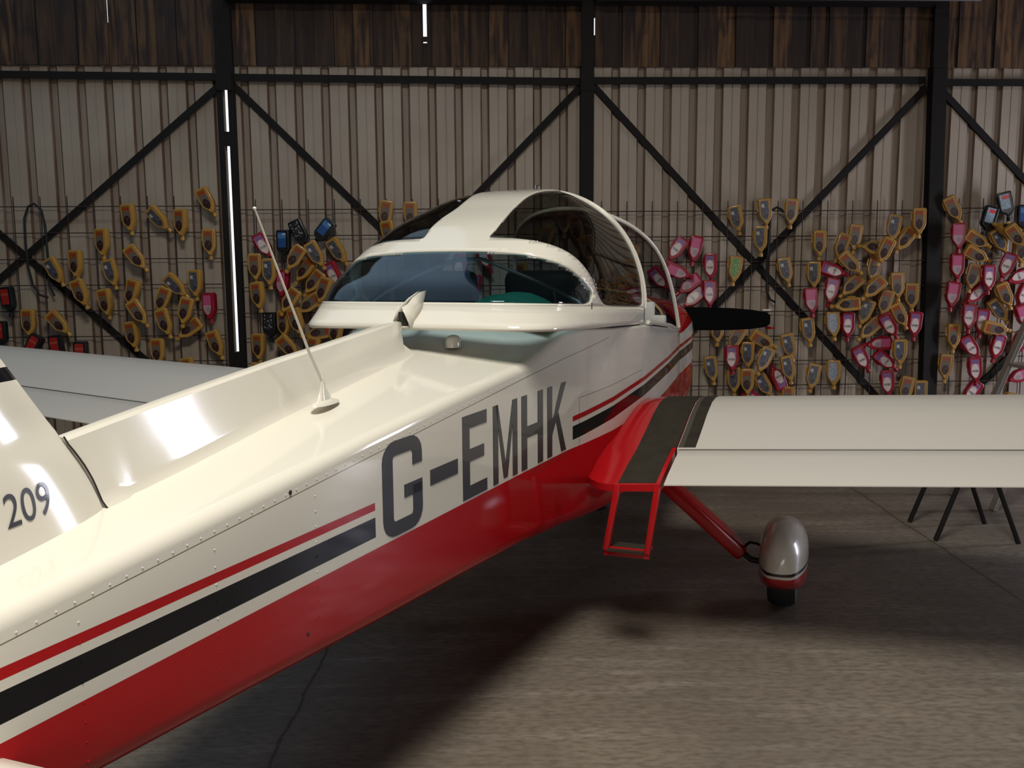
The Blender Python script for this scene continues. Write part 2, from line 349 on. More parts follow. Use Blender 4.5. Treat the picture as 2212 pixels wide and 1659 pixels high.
for p, q, o_, lb in (((-2.05, 2.70), (-4.55, .62), -.030, 'brace falling left from the daylight column'), ((-4.55, 2.50), (-2.30, .38), -.018, 'brace crossing it at far left'),
                 ((-1.97, 2.70), (.50, .25), -.018, 'brace falling right from the daylight column'), ((.50, 2.68), (-1.97, .20), -.030, 'brace falling left from the canopy column'),
                 ((.60, 2.70), (3.10, .08), -.018, 'brace falling right from the canopy column'), ((3.06, 2.69), (.60, .14), -.030, 'brace falling left from the right column'),
                 ((3.16, 2.69), (5.70, .25), -.018, 'brace falling right from the right column'), ((5.70, 2.60), (3.2, .08), -.030, 'brace rising right behind the ladder')):
    b = MB(); b.bar((p[0], o_, p[1]), (q[0], o_, q[1]), .048, .006, steel, up=(0, 1, 0))
    # folded flange of the angle iron
    d = Vector((q[0] - p[0], 0, q[1] - p[1])).normalized(); nn = Vector((d.z, 0, -d.x)) * .022
    b.bar(Vector((p[0], o_ + .010, p[1])) + nn, Vector((q[0], o_ + .010, q[1])) + nn, .005, .02, steel, up=(0, 1, 0))
    trim(b, lb)
for a, b_ in ((-1.97, .50), (.60, 3.04)):
    b = MB(); b.box(((a + b_) / 2, -.13, 3.285), (b_ - a, .12, .09), steel); trim(b, 'dark beam across the boards')
b = MB(); b.tube([(1.46, -.3, 3.235), (3.28, -.3, 3.235)], .012, greym); tag(onwall(b.build('conduit_pipe', smooth=40)), 'thin grey pipe running along the boards at the very top right', 'pipe')

# --- the other walls, roof, openings
wallm = mat('dull_sheet_wall', (.08, .07, .06), .7, noise=(1.5, .6, (.05, .045, .04)))
roofm = mat('dark_roof', (.035, .028, .022), .85, noise=(3, .6, (.05, .04, .03)))
def corr_panel(b, p0, p1, z0, z1, m, nrm):
    p0 = Vector(p0); p1 = Vector(p1); L = (p1 - p0).length; d = (p1 - p0) / L; nv = Vector(nrm); N = max(2, int(L / .1)); ra, rb = [], []
    for i in range(N + 1):
        q = p0 + d * L * i / N + nv * (.0 if i % 2 else .03); ra.append((q.x, q.y, z0)); rb.append((q.x, q.y, z1))
    b.grid([ra, rb], m)
b = MB()
corr_panel(b, (6.4, -8.0), (6.4, 5.17), 0, 4.6, wallm, (-1, 0)); corr_panel(b, (6.4, 5.63), (6.4, 7.2), 0, 4.6, wallm, (-1, 0)); corr_panel(b, (6.4, 5.17), (6.4, 5.63), 2.2, 4.6, wallm, (-1, 0))
structure(b.build('wall_right', fix=False))
b = MB(); corr_panel(b, (-6.7, -8.0), (-6.7, 6.6), 0, 4.6, wallm, (1, 0)); structure(b.build('wall_left', fix=False))
b = MB(); corr_panel(b, (-6.7, -8.0), (1.8, -8.0), 0, 4.6, wallm, (0, 1)); corr_panel(b, (6.0, -8.0), (6.4, -8.0), 0, 4.6, wallm, (0, 1)); corr_panel(b, (1.8, -8.0), (6.0, -8.0), 3.85, 4.6, wallm, (0, 1))
structure(b.build('wall_front', fix=False))
b = MB()
for x0_, x1_, y0_, y1_ in ((-7, 6.6, -8.2, 0), (-7, -.7, 0, 1.6), (.5, 6.6, 0, 1.6), (-7, 6.6, 1.6, 1.85), (-7, -5.15, 1.85, 6.75), (-.85, 6.6, 1.85, 6.75), (-7, 6.6, 6.75, 7.6)):
    b.box(((x0_ + x1_) / 2, (y0_ + y1_) / 2, 4.66), (x1_ - x0_, y1_ - y0_, .1), roofm)
structure(b.build('ceiling', fix=False))
b = MB()
for y in (-6, -4, -2, 1.72): b.box((-.17, y, 4.54), (13.0, .08, .14), roofm)
o = structure(b.build('trim_30', fix=False)); o['label'] = 'dark roof purlins'

for i, (x0_, x1_, y0_, y1_, col_) in enumerate(((-.7, .5, 0, 1.6, (.55, .52, .45)), (-5.15, -.85, 1.85, 6.75, (.065, .125, .175)))):
    m = bpy.data.materials.new('rooflight_sheet'); m.use_nodes = True; nt = m.node_tree; nt.nodes.clear()
    o_ = nt.nodes.new('ShaderNodeOutputMaterial'); t_ = nt.nodes.new('ShaderNodeBsdfTranslucent'); t_.inputs[0].default_value = (*col_, 1); nt.links.new(t_.outputs[0], o_.inputs[0])
    b = MB(); b.grid([[(x0_ + (x1_ - x0_) * k / 40, y, 4.63 + .015 * (k % 2)) for k in range(41)] for y in (y0_, y1_)], m); structure(b.build('window_%d' % (i + 1), fix=False))['label'] = 'translucent roof sheet'
# --- steel mesh sheets hung on the wall
def mesh_panel(u0, u1, ztop, first, label, zbot=.12, off=.052, curl=0):
    b = MB(); r = .0036
    z = ztop
    while z > zbot:
        b.tube([(u0, -off, z), (u1, -off, z)], r, rusty, 5); z -= .1855
    u = first
    while u < u1 - .02:
        if u > u0 + .01: b.tube([(u + .004, -off - .006, ztop + .072), (u, -off - .006, zbot)], r, rusty, 5)
        u += .187
    tag(onwall(b.build('wire_mesh_panel', smooth=50, fix=False)), label, 'wire mesh', 'rusty steel mesh sheets along the wall')
mesh_panel(-5.9, -2.085, 1.852, -3.537 - .187 * 12, 'rusty welded mesh sheet on wall at far left, beyond the daylight column')
mesh_panel(-1.955, .49, 1.825, -1.84, 'rusty welded mesh sheet between the daylight column and the canopy column')
mesh_panel(.61, 3.10, 1.802, 1.03 - .187 * 2, 'rusty welded mesh sheet behind the propeller blade')
mesh_panel(3.22, 5.7, 1.815, 3.33, 'rusty welded mesh sheet at far right, behind the stepladder')

# --- black straps hung over the mesh
def strap(pts, label):
    b = MB(); b.tube(pts, .0085, rubber, 8); tag(onwall(b.build('hanging_strap', smooth=60)), label, 'strap')
strap([(-3.285 + .0, -.075, 1.22), (-3.318, -.078, 1.31), (-3.310, -.08, 1.5), (-3.312, -.082, 1.72), (-3.33, -.085, 1.83), (-3.375, -.09, 1.872), (-3.42, -.085, 1.85), (-3.452, -.082, 1.77),
       (-3.458, -.08, 1.6), (-3.452, -.078, 1.42), (-3.43, -.076, 1.3), (-3.39, -.075, 1.23), (-3.33, -.075, 1.21)], 'black cable loop hooked over the mesh at far left')
strap([(1.865, -.08, 1.74), (1.885, -.085, 1.79), (1.93, -.09, 1.825), (1.975, -.088, 1.815)], 'short black arched strap between two yellow bottles') if False else None
strap([(1.87, -.078, 1.735), (1.905, -.085, 1.80), (1.95, -.09, 1.825), (1.985, -.085, 1.81)] + [(2.0, -.08, 1.79)], 'short black hook arching between two top yellow bottles above the brace')
strap([(1.905, -.078, 1.79), (1.900, -.078, 1.6), (1.892, -.078, 1.4), (1.895, -.078, 1.22), (1.925, -.076, 1.15), (1.965, -.075, 1.13)], 'black cable hanging straight down just right of the brace crossing')

# ================================================================== oil bottles on the mesh
def paint(name, col): return mat(name, col, .32, coat=.15)
yel = paint('yellow_plastic', (.42, .225, .045)); crim = paint('crimson_plastic', (.30, .008, .022)); blk = paint('black_plastic', (.010, .010, .011))
def label_mat(name, kind):
    m = mat(name, (.2, .2, .2), .35); g = NT(m); X, Y, Z = g.obj(); n = g.noise(90, 3)
    def ell(cx, cz, rx, rz):
        a = g.m('DIVIDE', g.m('SUBTRACT', X, cx), rx); c = g.m('DIVIDE', g.m('SUBTRACT', Z, cz), rz)
        return g.m('LESS_THAN', g.m('ADD', g.m('MULTIPLY', a, a), g.m('MULTIPLY', c, c)), 1.0)
    if kind == 'A':
        c = g.mix(g.band(Z, .058, .2), (.125, .095, .070), (.22, .075, .015))
        c = g.mix(g.m('MULTIPLY', g.band(Z, .066, .078), g.band(X, -.026, .024)), c, (.30, .03, .01))
        c = g.mix(ell(-.005, -.012, .027, .040), c, (.030, .014, .012)); c = g.mix(ell(.000, .002, .007, .006), c, (.14, .03, .025))
    elif kind == 'B':
        c = g.mix(g.m('GREATER_THAN', n, .56), (.060, .062, .078), (.115, .115, .13))
        c = g.mix(g.m('MULTIPLY', g.band(Z, .045, .07), g.band(X, -.03, -.008)), c, (.40, .38, .36)); c = g.mix(ell(.004, -.016, .016, .016), c, (.05, .045, .04))
    elif kind == 'R':
        c = g.mix(g.band(Z, .058, .2), (.45, .17, .25), (.20, .09, .22)); c = g.mix(ell(-.005, .006, .029, .054), c, (.62, .54, .50))
    elif kind == 'P':
        c = g.mix(g.band(Z, .02, .2), (.42, .29, .31), (.48, .09, .20)); c = g.mix(ell(.004, -.012, .018, .02), c, (.32, .22, .24))
    elif kind == 'K': c = g.mix(g.band(Z, .045, .08), (.02, .07, .22), (.06, .17, .36)); c = g.mix(g.m('MULTIPLY', g.band(Z, .07, .08), g.band(X, .0, .03)), c, (.5, .55, .6))
    elif kind == 'L': c = g.mix(g.m('GREATER_THAN', n, .53), (.20, .30, .38), (.38, .42, .48)); c = g.mix(g.m('MULTIPLY', g.band(Z, .055, .08), g.band(X, -.02, .03)), c, (.62, .05, .06))
    elif kind == 'M': c = g.mix(g.m('GREATER_THAN', n, .60), (.018, .018, .02), (.34, .32, .33))
    elif kind == 'N': c = g.mix(g.band(Z, .045, .06), (.34, .02, .015), (.40, .07, .04))
    elif kind == 'G': c = g.mix(g.m('GREATER_THAN', n, .56), (.12, .24, .07), (.22, .34, .14))
    else: c = g.mix(g.m('GREATER_THAN', n, .5), (.36, .39, .42), (.22, .28, .40))
    g.base(c); return m
OUT = [(-.050, .100), (-.040, .110), (.042, .110), (.052, .098), (.052, -.010), (.044, -.035), (.024, -.064), (.018, -.080), (-.006, -.080), (-.012, -.064), (-.040, -.030), (-.050, -.005)]
def scl(P, s, c=(.001, .032)): return [((x - c[0]) * s + c[0], (z - c[1]) * s + c[1]) for x, z in P]
LAB = [(-.038, .092), (.026, .092), (.028, .0), (.020, -.026), (.006, -.046), (-.010, -.046), (-.032, -.020), (-.038, .0)]
OUTK = [(-.050, .098), (-.042, .106), (.046, .106), (.054, .098), (.054, -.020), (.050, -.040), (.030, -.062), (.014, -.074), (-.002, -.074), (-.010, -.062), (-.040, -.046), (-.050, -.030)]
LABK = [(-.036, .090), (.030, .090), (.030, -.018), (-.036, -.018)]
def bottle_body(m, boxy=False):
    b = MB(); OUT_ = OUTK if boxy else OUT; rings = [(.80, .030), (.95, .027), (1.0, .018), (1.0, -.018), (.955, -.028), (.90, -.030), (.855, -.030), (.83, -.0265)]
    rows = [[(x, y, z) for x, z in scl(OUT_, s)] for s, y in rings]
    b.grid(rows, m, closed=True); n = len(OUT)
    b.add(rows[0], [tuple(range(n))], m); b.add(rows[-1], [tuple(range(n))[::-1]], m)
    # moulded grip at the back edge
    b.tube([(-.046, .0, .085), (-.055, .004, .074), (-.056, .004, .034), (-.049, .0, .018)], .006, m, 6)
    return b
def bottle_cap(m):
    b = MB(); b.tube([(.006, 0, -.076), (.006, 0, -.088), (.006, 0, -.090), (.006, 0, -.110), (.006, 0, -.112)], [.013, .013, .018, .017, .013], m, 12); return b
def bottle_label(m, boxy=False):
    b = MB()
    b.prism(LABK if boxy else LAB, lambda x, z, k: (x, -.0262 - (.0016 if k else 0), z), m); return b
BK = {'A': (yel, 'A', 'yellow', 'brown-oval'), 'B': (yel, 'B', 'yellow', 'slate-grey'), 'R': (crim, 'R', 'crimson', 'white-oval'), 'P': (crim, 'P', 'crimson', 'pink'),
      'K': (blk, 'K', 'black', 'blue'), 'L': (blk, 'L', 'black', 'pale-blue'), 'M': (blk, 'M', 'black', 'black-and-white'), 'N': (blk, 'N', 'black', 'red'),
      'G': (yel, 'G', 'yellow', 'green'), 'W': (yel, 'W', 'yellow', 'silver')}
bay_names = ['far-left bay', 'second bay', 'propeller bay', 'far-right bay']
def bay(u): return 0 if u < -2.02 else 1 if u < .55 else 2 if u < 3.13 else 3
protos = {}
pink = {i for i, t in enumerate(BOTTLES) if t[3] == 'R' and (int(t[0] * 37 + t[1] * 53) % 3 == 0)}
items = []
for i, (u, z, a, k) in enumerate(BOTTLES):
    if k == 'R' and i in pink: k = 'P'
    if k == 'K' and u > 3.2 and a: k = 'L'
    items.append((u, z, a, k))
def tiltword(a):
    return 'upside-down' if abs(a) < 10 else ('leaning' if abs(a) < 35 else 'steeply tilted' if abs(a) < 75 else 'sideways') + (' neck-right' if a > 0 else ' neck-left')
ords = ['1st', '2nd', '3rd'] + ['%dth' % q for q in range(4, 60)]
rowz = lambda z: 'high' if z > 1.55 else 'mid-height' if z > 1.15 else 'low'
keyf = lambda t: (bay(t[0]), t[3], tiltword(t[2]), rowz(t[1]))
groups_ = {}
for t in items: groups_.setdefault(keyf(t), []).append(t)
def w80_text():
    cu = bpy.data.curves.new('w80', 'FONT'); cu.body = 'W80'; cu.size = .026; cu.align_x = 'CENTER'; cu.align_y = 'CENTER'; cu.extrude = .0004
    o = bpy.data.objects.new('tmp', cu); COL.objects.link(o); dg = bpy.context.evaluated_depsgraph_get()
    me = bpy.data.meshes.new_from_object(o.evaluated_get(dg)); bpy.data.objects.remove(o); me.transform(Matrix.Translation((-.005, -.0284, .004)) @ Matrix.Rotation(math.pi / 2, 4, 'X'))
    me.materials.clear(); me.materials.append(textp); return me
w80 = w80_text()
def axis_pts(t):
    a = math.radians(t[2]); return [(t[0] + math.sin(a) * q, t[1] - math.cos(a) * q) for q in (-.065, -.02, .025, .075)]
layer = {}
for i, t in enumerate(items):   # bottles hung over one another stand off the wall in layers
    used = {layer[j] for j in range(i) if min((p[0] - q[0]) ** 2 + (p[1] - q[1]) ** 2 for p in axis_pts(t) for q in axis_pts(items[j])) < .074 ** 2}
    layer[i] = min([l for l in range(4) if l not in used] or [0])
for i_, t in enumerate(items):
    u, z, a, k = t; bm_, lk, colr, lab = BK[k]
    if k not in protos:
        body = bottle_body(bm_, k in 'KLMN').build('oil_bottle', smooth=40); lb = bottle_label(label_mat('bottle_label_' + k, lk), k in 'KLMN').build('bottle_label', parent=body)
        cp = bottle_cap(bm_).build('cap', parent=body, smooth=40); kids = [lb, cp]
        if k == 'R':
            tx = bpy.data.objects.new('lettering', w80); COL.objects.link(tx); tx.parent = body; kids.append(tx)
        protos[k] = (body, kids); o = body
    else:
        src, kids = protos[k]; o = src.copy(); COL.objects.link(o)
        for q in kids:
            c = q.copy(); COL.objects.link(c); c.parent = o
    d = .114 + .006 * math.sin(u * 40 + z * 31)
    o.location = (u * math.cos(WROT) + d * math.sin(WROT), 6.9 + u * math.sin(WROT) - d * math.cos(WROT), z)
    o.rotation_euler = (random.uniform(-.05, .05), -math.radians(a), WROT + random.uniform(-.12, .12)); o.rotation_mode = 'XYZ'
    if layer[i_]:
        o.location = Vector((0, 0, HC)) + (o.location - Vector((0, 0, HC))) * (1 - .060 * layer[i_] / 6.8)
    yaw = random.uniform(-.34, .06)
    if True:  # tilt in the wall plane first, then turn to the wall
        o.matrix_world = Matrix.Translation(o.location) @ Matrix.Rotation(WROT, 4, 'Z') @ Matrix.Rotation(-math.radians(a), 4, 'Y') @ Matrix.Rotation(yaw, 4, 'Z') @ Matrix.Diagonal((.93, .9, 1.0, 1))
    grp = sorted(groups_[keyf(t)], key=lambda q: (q[0], q[1])); key = keyf(t)
    s = '%s %s oil bottle, %s label, %s in %s' % (tiltword(a), colr, lab, rowz(z), bay_names[bay(u)])
    if len(grp) > 1: s = '%s, %s from left' % (s.replace(' oil bottle', ' bottle'), ords[grp.index(t)])
    tag(o, s, 'bottle', 'empty %s oil bottles hung on the wall mesh' % colr)

# ================================================================== the aeroplane  (x = right wing, y = nose, z = up)
TH = .3519
plane = empty('light_aircraft', (-.1896, 3.3885, 0), -TH)
tag(plane, 'cream, black and red low-wing light aeroplane G-EMHK standing in the middle of the hangar', 'aeroplane')

# --- striped paint
def striped(name, cowl=False):
    m = mat(name, CREAM, .08); g = NT(m); X, Y, Z = g.obj()
    zz = g.m('SUBTRACT', g.m('SUBTRACT', Z, g.m('MULTIPLY', Y, .02)), g.m('MULTIPLY', g.m('MAXIMUM', Y, 0.), .028))
    low = g.m('SUBTRACT', g.m('SUBTRACT', Z, g.m('MULTIPLY', g.m('MINIMUM', Y, 0.), .020)), g.m('MULTIPLY', g.m('MAXIMUM', g.m('SUBTRACT', Y, 1.1), 0.), .055))
    c = CREAM
    if not cowl:
        seam = g.m('ABSOLUTE', g.m('SUBTRACT', g.m('SUBTRACT', Z, .885), g.m('MULTIPLY', g.m('ADD', Y, 2.15), .1065)))
        s_on = g.m('MULTIPLY', g.m('LESS_THAN', seam, .0011), g.m('GREATER_THAN', X, 0.))
        c = g.mix(g.m('MULTIPLY', s_on, g.m('LESS_THAN', Y, .35)), CREAM, (.16, .14, .11))
        c2 = g.m('MULTIPLY', g.band(Y, .062, .065), g.band(Z, .60, .955)); c = g.mix(c2, c, (.14, .12, .10))
        c3 = g.m('MULTIPLY', g.band(Y, .065, .85), g.m('LESS_THAN', g.m('ABSOLUTE', g.m('SUBTRACT', Z, g.m('ADD', .953, g.m('MULTIPLY', Y, .02)))), .0012)); c = g.mix(c3, c, (.20, .18, .15))
    on = g.m('MAXIMUM', g.m('LESS_THAN', Y, -1.197), g.m('GREATER_THAN', Y, .009))
    c = g.mix(g.m('MULTIPLY', on, g.band(zz, .8745, .8935)), c, RED)
    c = g.mix(g.m('MULTIPLY', on, g.band(zz, .808, .8575)), c, BLACK)
    c = g.mix(g.m('LESS_THAN', low, .7795), c, RED)
    if cowl: c = g.mix(g.m('GREATER_THAN', g.m('SUBTRACT', Z, g.m('MULTIPLY', g.m('SUBTRACT', Y, 2.0), .10)), 1.045), c, RED)
    if cowl: c = g.mix(g.m('MULTIPLY', g.m('LESS_THAN', Y, 2.0), g.m('GREATER_THAN', Z, 1.075)), c, BLACK)
    g.base(c); return m
fusp = striped('striped_fuselage_paint'); cowlp = striped('striped_cowling_paint', True)

SF = [-3.55, -2.9, -2.15, -1.67, -1.2, -.8, -.47, -.40, -.34, -.28, -.22, -.16, -.05, .118, .12, .25, .4, .9, 1.5, 1.84, 1.842, 1.95]
SW = [.03, .104, .186, .238, .289, .333, .369, .377, .384, .391, .398, .405, .418, .446, .446, .462, .478, .497, .488, .474, .474, .468]
SC = [.80, .865, .932, .985, 1.038, 1.08, 1.112, 1.118, 1.125, 1.135, 1.15, 1.170, 1.192, 1.200, 1.200, 1.192, 1.183, 1.162, 1.11, 1.07, 1.07, 1.08]
SD = [.82, .89, .95, 1.003, 1.070, 1.12, 1.158, 1.163, 1.178, 1.203, 1.225, 1.236, 1.242, 1.242, 1.242, 1.2, 1.2, 1.2, 1.15, 1.13, 1.13, 1.15]
SB = [.66, .625, .592, .574, .553, .540, .529, .527, .525, .52, .515, .51, .503, .488, .488, .477, .465, .45, .455, .46, .46, .462]
def wat(F): return interp(F, SF, SW)
def sec(F, w, zc, zd, zb, rb, rt, cab):
    P = []; zk = zb - .035 * min(1, w / .3)
    rb = min(rb, w * .6); rt = min(rt, w * .8)
    P += [(0, zk), (.45 * (w - rb), zk + .004), (w - rb - .02 * w, zb + .001)]
    for k in range(6):
        a = -math.pi / 2 + math.pi / 2 * (k + .5) / 5.5; P.append((w - rb + rb * math.cos(a), zb + rb + rb * math.sin(a)))
    P += [(w, zb + (zc - zb) * t) for t in (.3, .5, .7)]
    for k in range(7):
        a = math.pi / 2 * k / 6; P.append((w - rt + rt * math.cos(a), zc - rt + rt * math.sin(a)))
    if cab: P += [(w - .045, zc - .004), (w - .055, .78), (.2, .74), (0, .74)]
    else:
        x0 = w - rt
        P += [(x0 * (1 - t), zc + (zd - zc) * (t if F < -.5 else t + (t * (1 - t)) * sm((F + .5) / .4))) for t in (.25, .5, .75, 1)]
    return [(x, F, z) for x, z in P]
def loft(b, secs, m, cabm=None, cabspan=None):
    rows = []
    for s in secs: rows.append(list(s) + [(-x, y, z) for x, y, z in s[::-1][1:-1]])
    n = len(rows[0])
    for i in range(len(rows) - 1):
        for k in range(n):
            k2 = (k + 1) % n; mm = m
            if cabm and cabspan[0] - .003 < rows[i][0][1] < cabspan[1] and min(k, k2) >= 18 and max(k, k2) <= n - 18 + 0: mm = cabm
            b.add([rows[i][k], rows[i][k2], rows[i + 1][k2], rows[i + 1][k]], [(0, 1, 2, 3)], mm)
    b.add(rows[0], [tuple(range(n))], m); b.add(rows[-1], [tuple(range(n))[::-1]], m)
b = MB(); secs = []
fine = []
for i in range(len(SF) - 1):
    n = max(1, int((SF[i + 1] - SF[i]) / .12)); fine += [SF[i] + (SF[i + 1] - SF[i]) * j / n for j in range(n)]
fine.append(SF[-1])
for F in fine:
    cab = .119 < F < 1.841
    secs.append(sec(F, wat(F), interp(F, SF, SC), interp(F, SF, SD), interp(F, SF, SB), .05, .012 if cab else .05 if F > 1.8 else .030 - .018 * sm((F + .25) / .3), cab))
loft(b, secs, fusp, cabin, (.12, 1.84))
# rivets pressed into the skin
def rivet(F, z, s=1):
    x = wat(F) * s; r = .0034; c = Vector((x, F, z)); n = 6
    vs = [c + Vector((s * .0016, 0, 0))] + [c + Vector((-s * .0004, r * math.cos(2 * math.pi * k / n), r * math.sin(2 * math.pi * k / n))) for k in range(n)]
    b.add(vs, [(0, 1 + k, 1 + (k + 1) % n) for k in range(n)], fusp)
for s in (1, -1):
    F = -2.5
    while F < -.15: rivet(F, interp(F, SF, SC) - .040 - .0, s); F += .034
    for F0 in (-2.31, -2.02, -1.72, -1.42):
        for k in range(9):
            z = interp(F0, SF, SC) - .075 - k * .034
            rivet(F0, z, s)
fus = b.build('fuselage', plane, smooth=32)

# drain holes
b = MB()
for F, z, r in ((-1.50, .965, .005), (-1.46, .64, .004)):
    b.lathe([(r, -.002), (r, .0015), (r * .6, .0018)], seamdark, Matrix.Translation((wat(F), F, z)) @ Matrix.Rotation(math.pi / 2, 4, 'Y'), 10)
b.build('drain_hole', fus)

# --- registration letters, cut as flat shapes lying on the flat side skin
letters = {}
def reg(name, polys, F0, F1, zlo, zhi, side=1):
    b = MB()
    for poly in polys:
        n = len(poly); vs = []
        for k in (0, 1):
            for x, y in poly:
                F = F0 + (F1 - F0) * x; z = zlo + (zhi - zlo) * y + .02 * F
                vs.append((side * (wat(F) + (.0012 if k else -.0005)), F, z))
        b.add(vs, [tuple(range(n)), tuple(range(n, 2 * n))[::-1]] + [(i, (i + 1) % n, n + (i + 1) % n, n + i) for i in range(n)], textp)
    return b.build('registration_letter', fus)
R_ = lambda a, c, d, e: [(a, c), (d, c), (d, e), (a, e)]
def arcp(cx, cy, rx, ry, a0, a1, n=8): return [(cx + rx * math.cos(math.radians(a0 + (a1 - a0) * i / n)), cy + ry * math.sin(math.radians(a0 + (a1 - a0) * i / n))) for i in range(n + 1)]
def strokes(outer, inner):
    out = []
    for i in range(len(outer) - 1): out.append([outer[i], outer[i + 1], inner[i + 1], inner[i]])
    return out
sx, sy = .25, .165
def Gpath(e, f):
    return [(1 - e, .68), (1 - e, .72)] + arcp(.5 + .5 - .30 - e * .0, 1 - .20 - f * 0, .30 - e, .20 - f, 0, 90, 5) + arcp(.30, .80, .30 - e, .20 - f, 90, 180, 5) + arcp(.30, .20, .30 - e, .20 - f, 180, 270, 5) + arcp(.70, .20, .30 - e, .20 - f, 270, 360, 5) + [(1 - e, .46)]
G_ = strokes(Gpath(0, 0), Gpath(.25, .155)) + [R_(.53, .36, 1.0 - .25, .50), R_(.75, .36, 1.0, .50)]
E_ = [R_(0, 0, .28, 1), R_(.28, 0, 1, .15), R_(.28, .44, .88, .59), R_(.28, .84, 1, 1)]
M_ = [R_(0, 0, .20, 1), R_(.80, 0, 1, 1), [(.20, 1), (.10, 1), (.42, .03), (.58, .03)], [(.80, 1), (.90, 1), (.58, .03), (.42, .03)]]
H_ = [R_(0, 0, .25, 1), R_(.75, 0, 1, 1), R_(.25, .42, .75, .575)]
K_ = [R_(0, 0, .25, 1), [(.25, .30), (.25, .52), (.74, 1), (1, 1)], [(.40, .56), (.52, .68), (1.0, 0), (.74, 0)]]
for nm, pl, a, c, lo, hi in (('G', G_, -1.165, -.985, .786, 1.027), ('-', [R_(0, .0, 1, 1)], -.945, -.80, .874, .916), ('E', E_, -.772, -.628, .786, 1.027), ('M', M_, -.588, -.425, .786, 1.027),
                      ('H', H_, -.395, -.235, .786, 1.027), ('K', K_, -.20, -.045, .786, 1.027)):
    for s in (1, -1):
        reg(nm, [[((1 - x) if s < 0 else x, y) for x, y in p] for p in pl] if s < 0 else pl, a, c, lo, hi, s)

# --- dorsal fairing along the top of the fuselage
b = MB(); TF = [-1.90, -1.835, -1.5, -1.15, -.93, -.60, -.50, -.475]; TT = [1.125, 1.132, 1.168, 1.204, 1.222, 1.252, 1.258, 1.252]
rows = []
for i in range(41):
    F = -1.86 + (1.86 - .475) * i / 40; zt = interp(F, TF, TT); zb_ = interp(F, SF, SD) - .01; w = .034; pin = 1 - .75 * sm((F + .53) / .06)
    if F < -1.76: zb_ = interp(F, SF, SD)
    t = (zt - zb_)
    half = [(w + .016, zb_), (w + .004, zb_ + .014), (w * pin, zb_ + .035), (w * .72 * pin, zb_ + t * .6), (.0165 * pin, zt - .006), (.011 * pin, zt), (0, zt + .001)]
    jf = lambda z: F if i > 8 else F + (interp(z, [.95, .997, 1.04, 1.074, 1.117, 1.14], [-1.780, -1.788, -1.802, -1.817, -1.842, -1.850]) + .0025 + 1.86) * (1 - i / 8.)
    rows.append([(x, jf(z), z) for x, z in half] + [(-x, jf(z), z) for x, z in half[::-1][1:]])
b.grid(rows, cream); b.add(rows[0], [tuple(range(len(rows[0])))[::-1]], cream); b.add(rows[-1], [tuple(range(len(rows[-1])))], cream)
dors = b.build('dorsal_fairing', plane, smooth=30)

b = MB(); jz = [.985 + .147 * i / 10 for i in range(11)]
b.tube([(interp(z, [.98, 1.0, 1.05, 1.10, 1.135], [.048, .036, .0315, .024, .0135]), interp(z, [.95, .997, 1.04, 1.074, 1.117, 1.14], [-1.780, -1.788, -1.802, -1.817, -1.842, -1.850]) + .001, z) for z in jz], .0017, seamdark, 5); b.build('joint_gap', dors)
# --- fin and rudder
finp = mat('fin_paint', CREAM, .09); g = NT(finp); X, Y, Z = g.obj(); g.base(g.mix(g.band(Z, 1.246, 1.270), CREAM, BLACK))
ZF0, ZF1 = .90, 2.06
JZ, JF = [.90, .95, .997, 1.04, 1.074, 1.117, 1.14], [-1.775, -1.780, -1.788, -1.802, -1.817, -1.842, -1.850]
def finLE(z): return -1.850 - .72 * (z - 1.140) if z > 1.14 else interp(z, JZ, JF)
def finTE(z): return -3.02 - .10 * (z - .9)
def fint(x, c, z):
    q = max(0., min(1., x / c)); tm = .052 * (1 - .35 * (z - .9) / 1.16) ; f = 2.9 * (.2969 * q ** .5 - .126 * q - .3516 * q * q + .2843 * q ** 3 - .1036 * q ** 4) / .29
    return tm * f * .58
def finflare(z, q): return interp(z, [.90, .96, 1.0, 1.10, 1.14, 1.16], [.060, .040, .031, .014, .004, 0]) * min(1, q / .003) ** .5 * (1 - .5 * min(1, q / .5))
b = MB(); rows = []
NZ = 52; QX = [0, .001, .003, .008, .018, .03, .05, .08, .12, .18, .26, .36, .48, .6, .7]
rudder_q = .70
for j in range(NZ + 1):
    z = ZF0 + (ZF1 - ZF0) * j / NZ; le, te = finLE(z), finTE(z); c = le - te
    half = [(fint(q * c, c, z) + finflare(z, q), le - q * c, z) for q in QX]
    rows.append([(-x, y, zz_) for x, y, zz_ in half[::-1]] + half[1:])
b.grid(rows, finp); b.add(rows[-1], [tuple(range(len(rows[-1])))], finp)
fin = b.build('tail_fin', plane, smooth=40)
b = MB(); rows = []
for j in range(NZ + 1):
    z = ZF0 + (ZF1 - ZF0) * j / NZ; le, te = finLE(z), finTE(z); c = le - te
    rows.append([(-fint(q * c, c, z) - .001, le - q * c, z) for q in (1, .9, .8, .705)] + [(fint(q * c, c, z) + .001, le - q * c, z) for q in (.705, .8, .9, 1)])
b.grid(rows, finp, closed=True); b.build('rudder', plane, smooth=40)
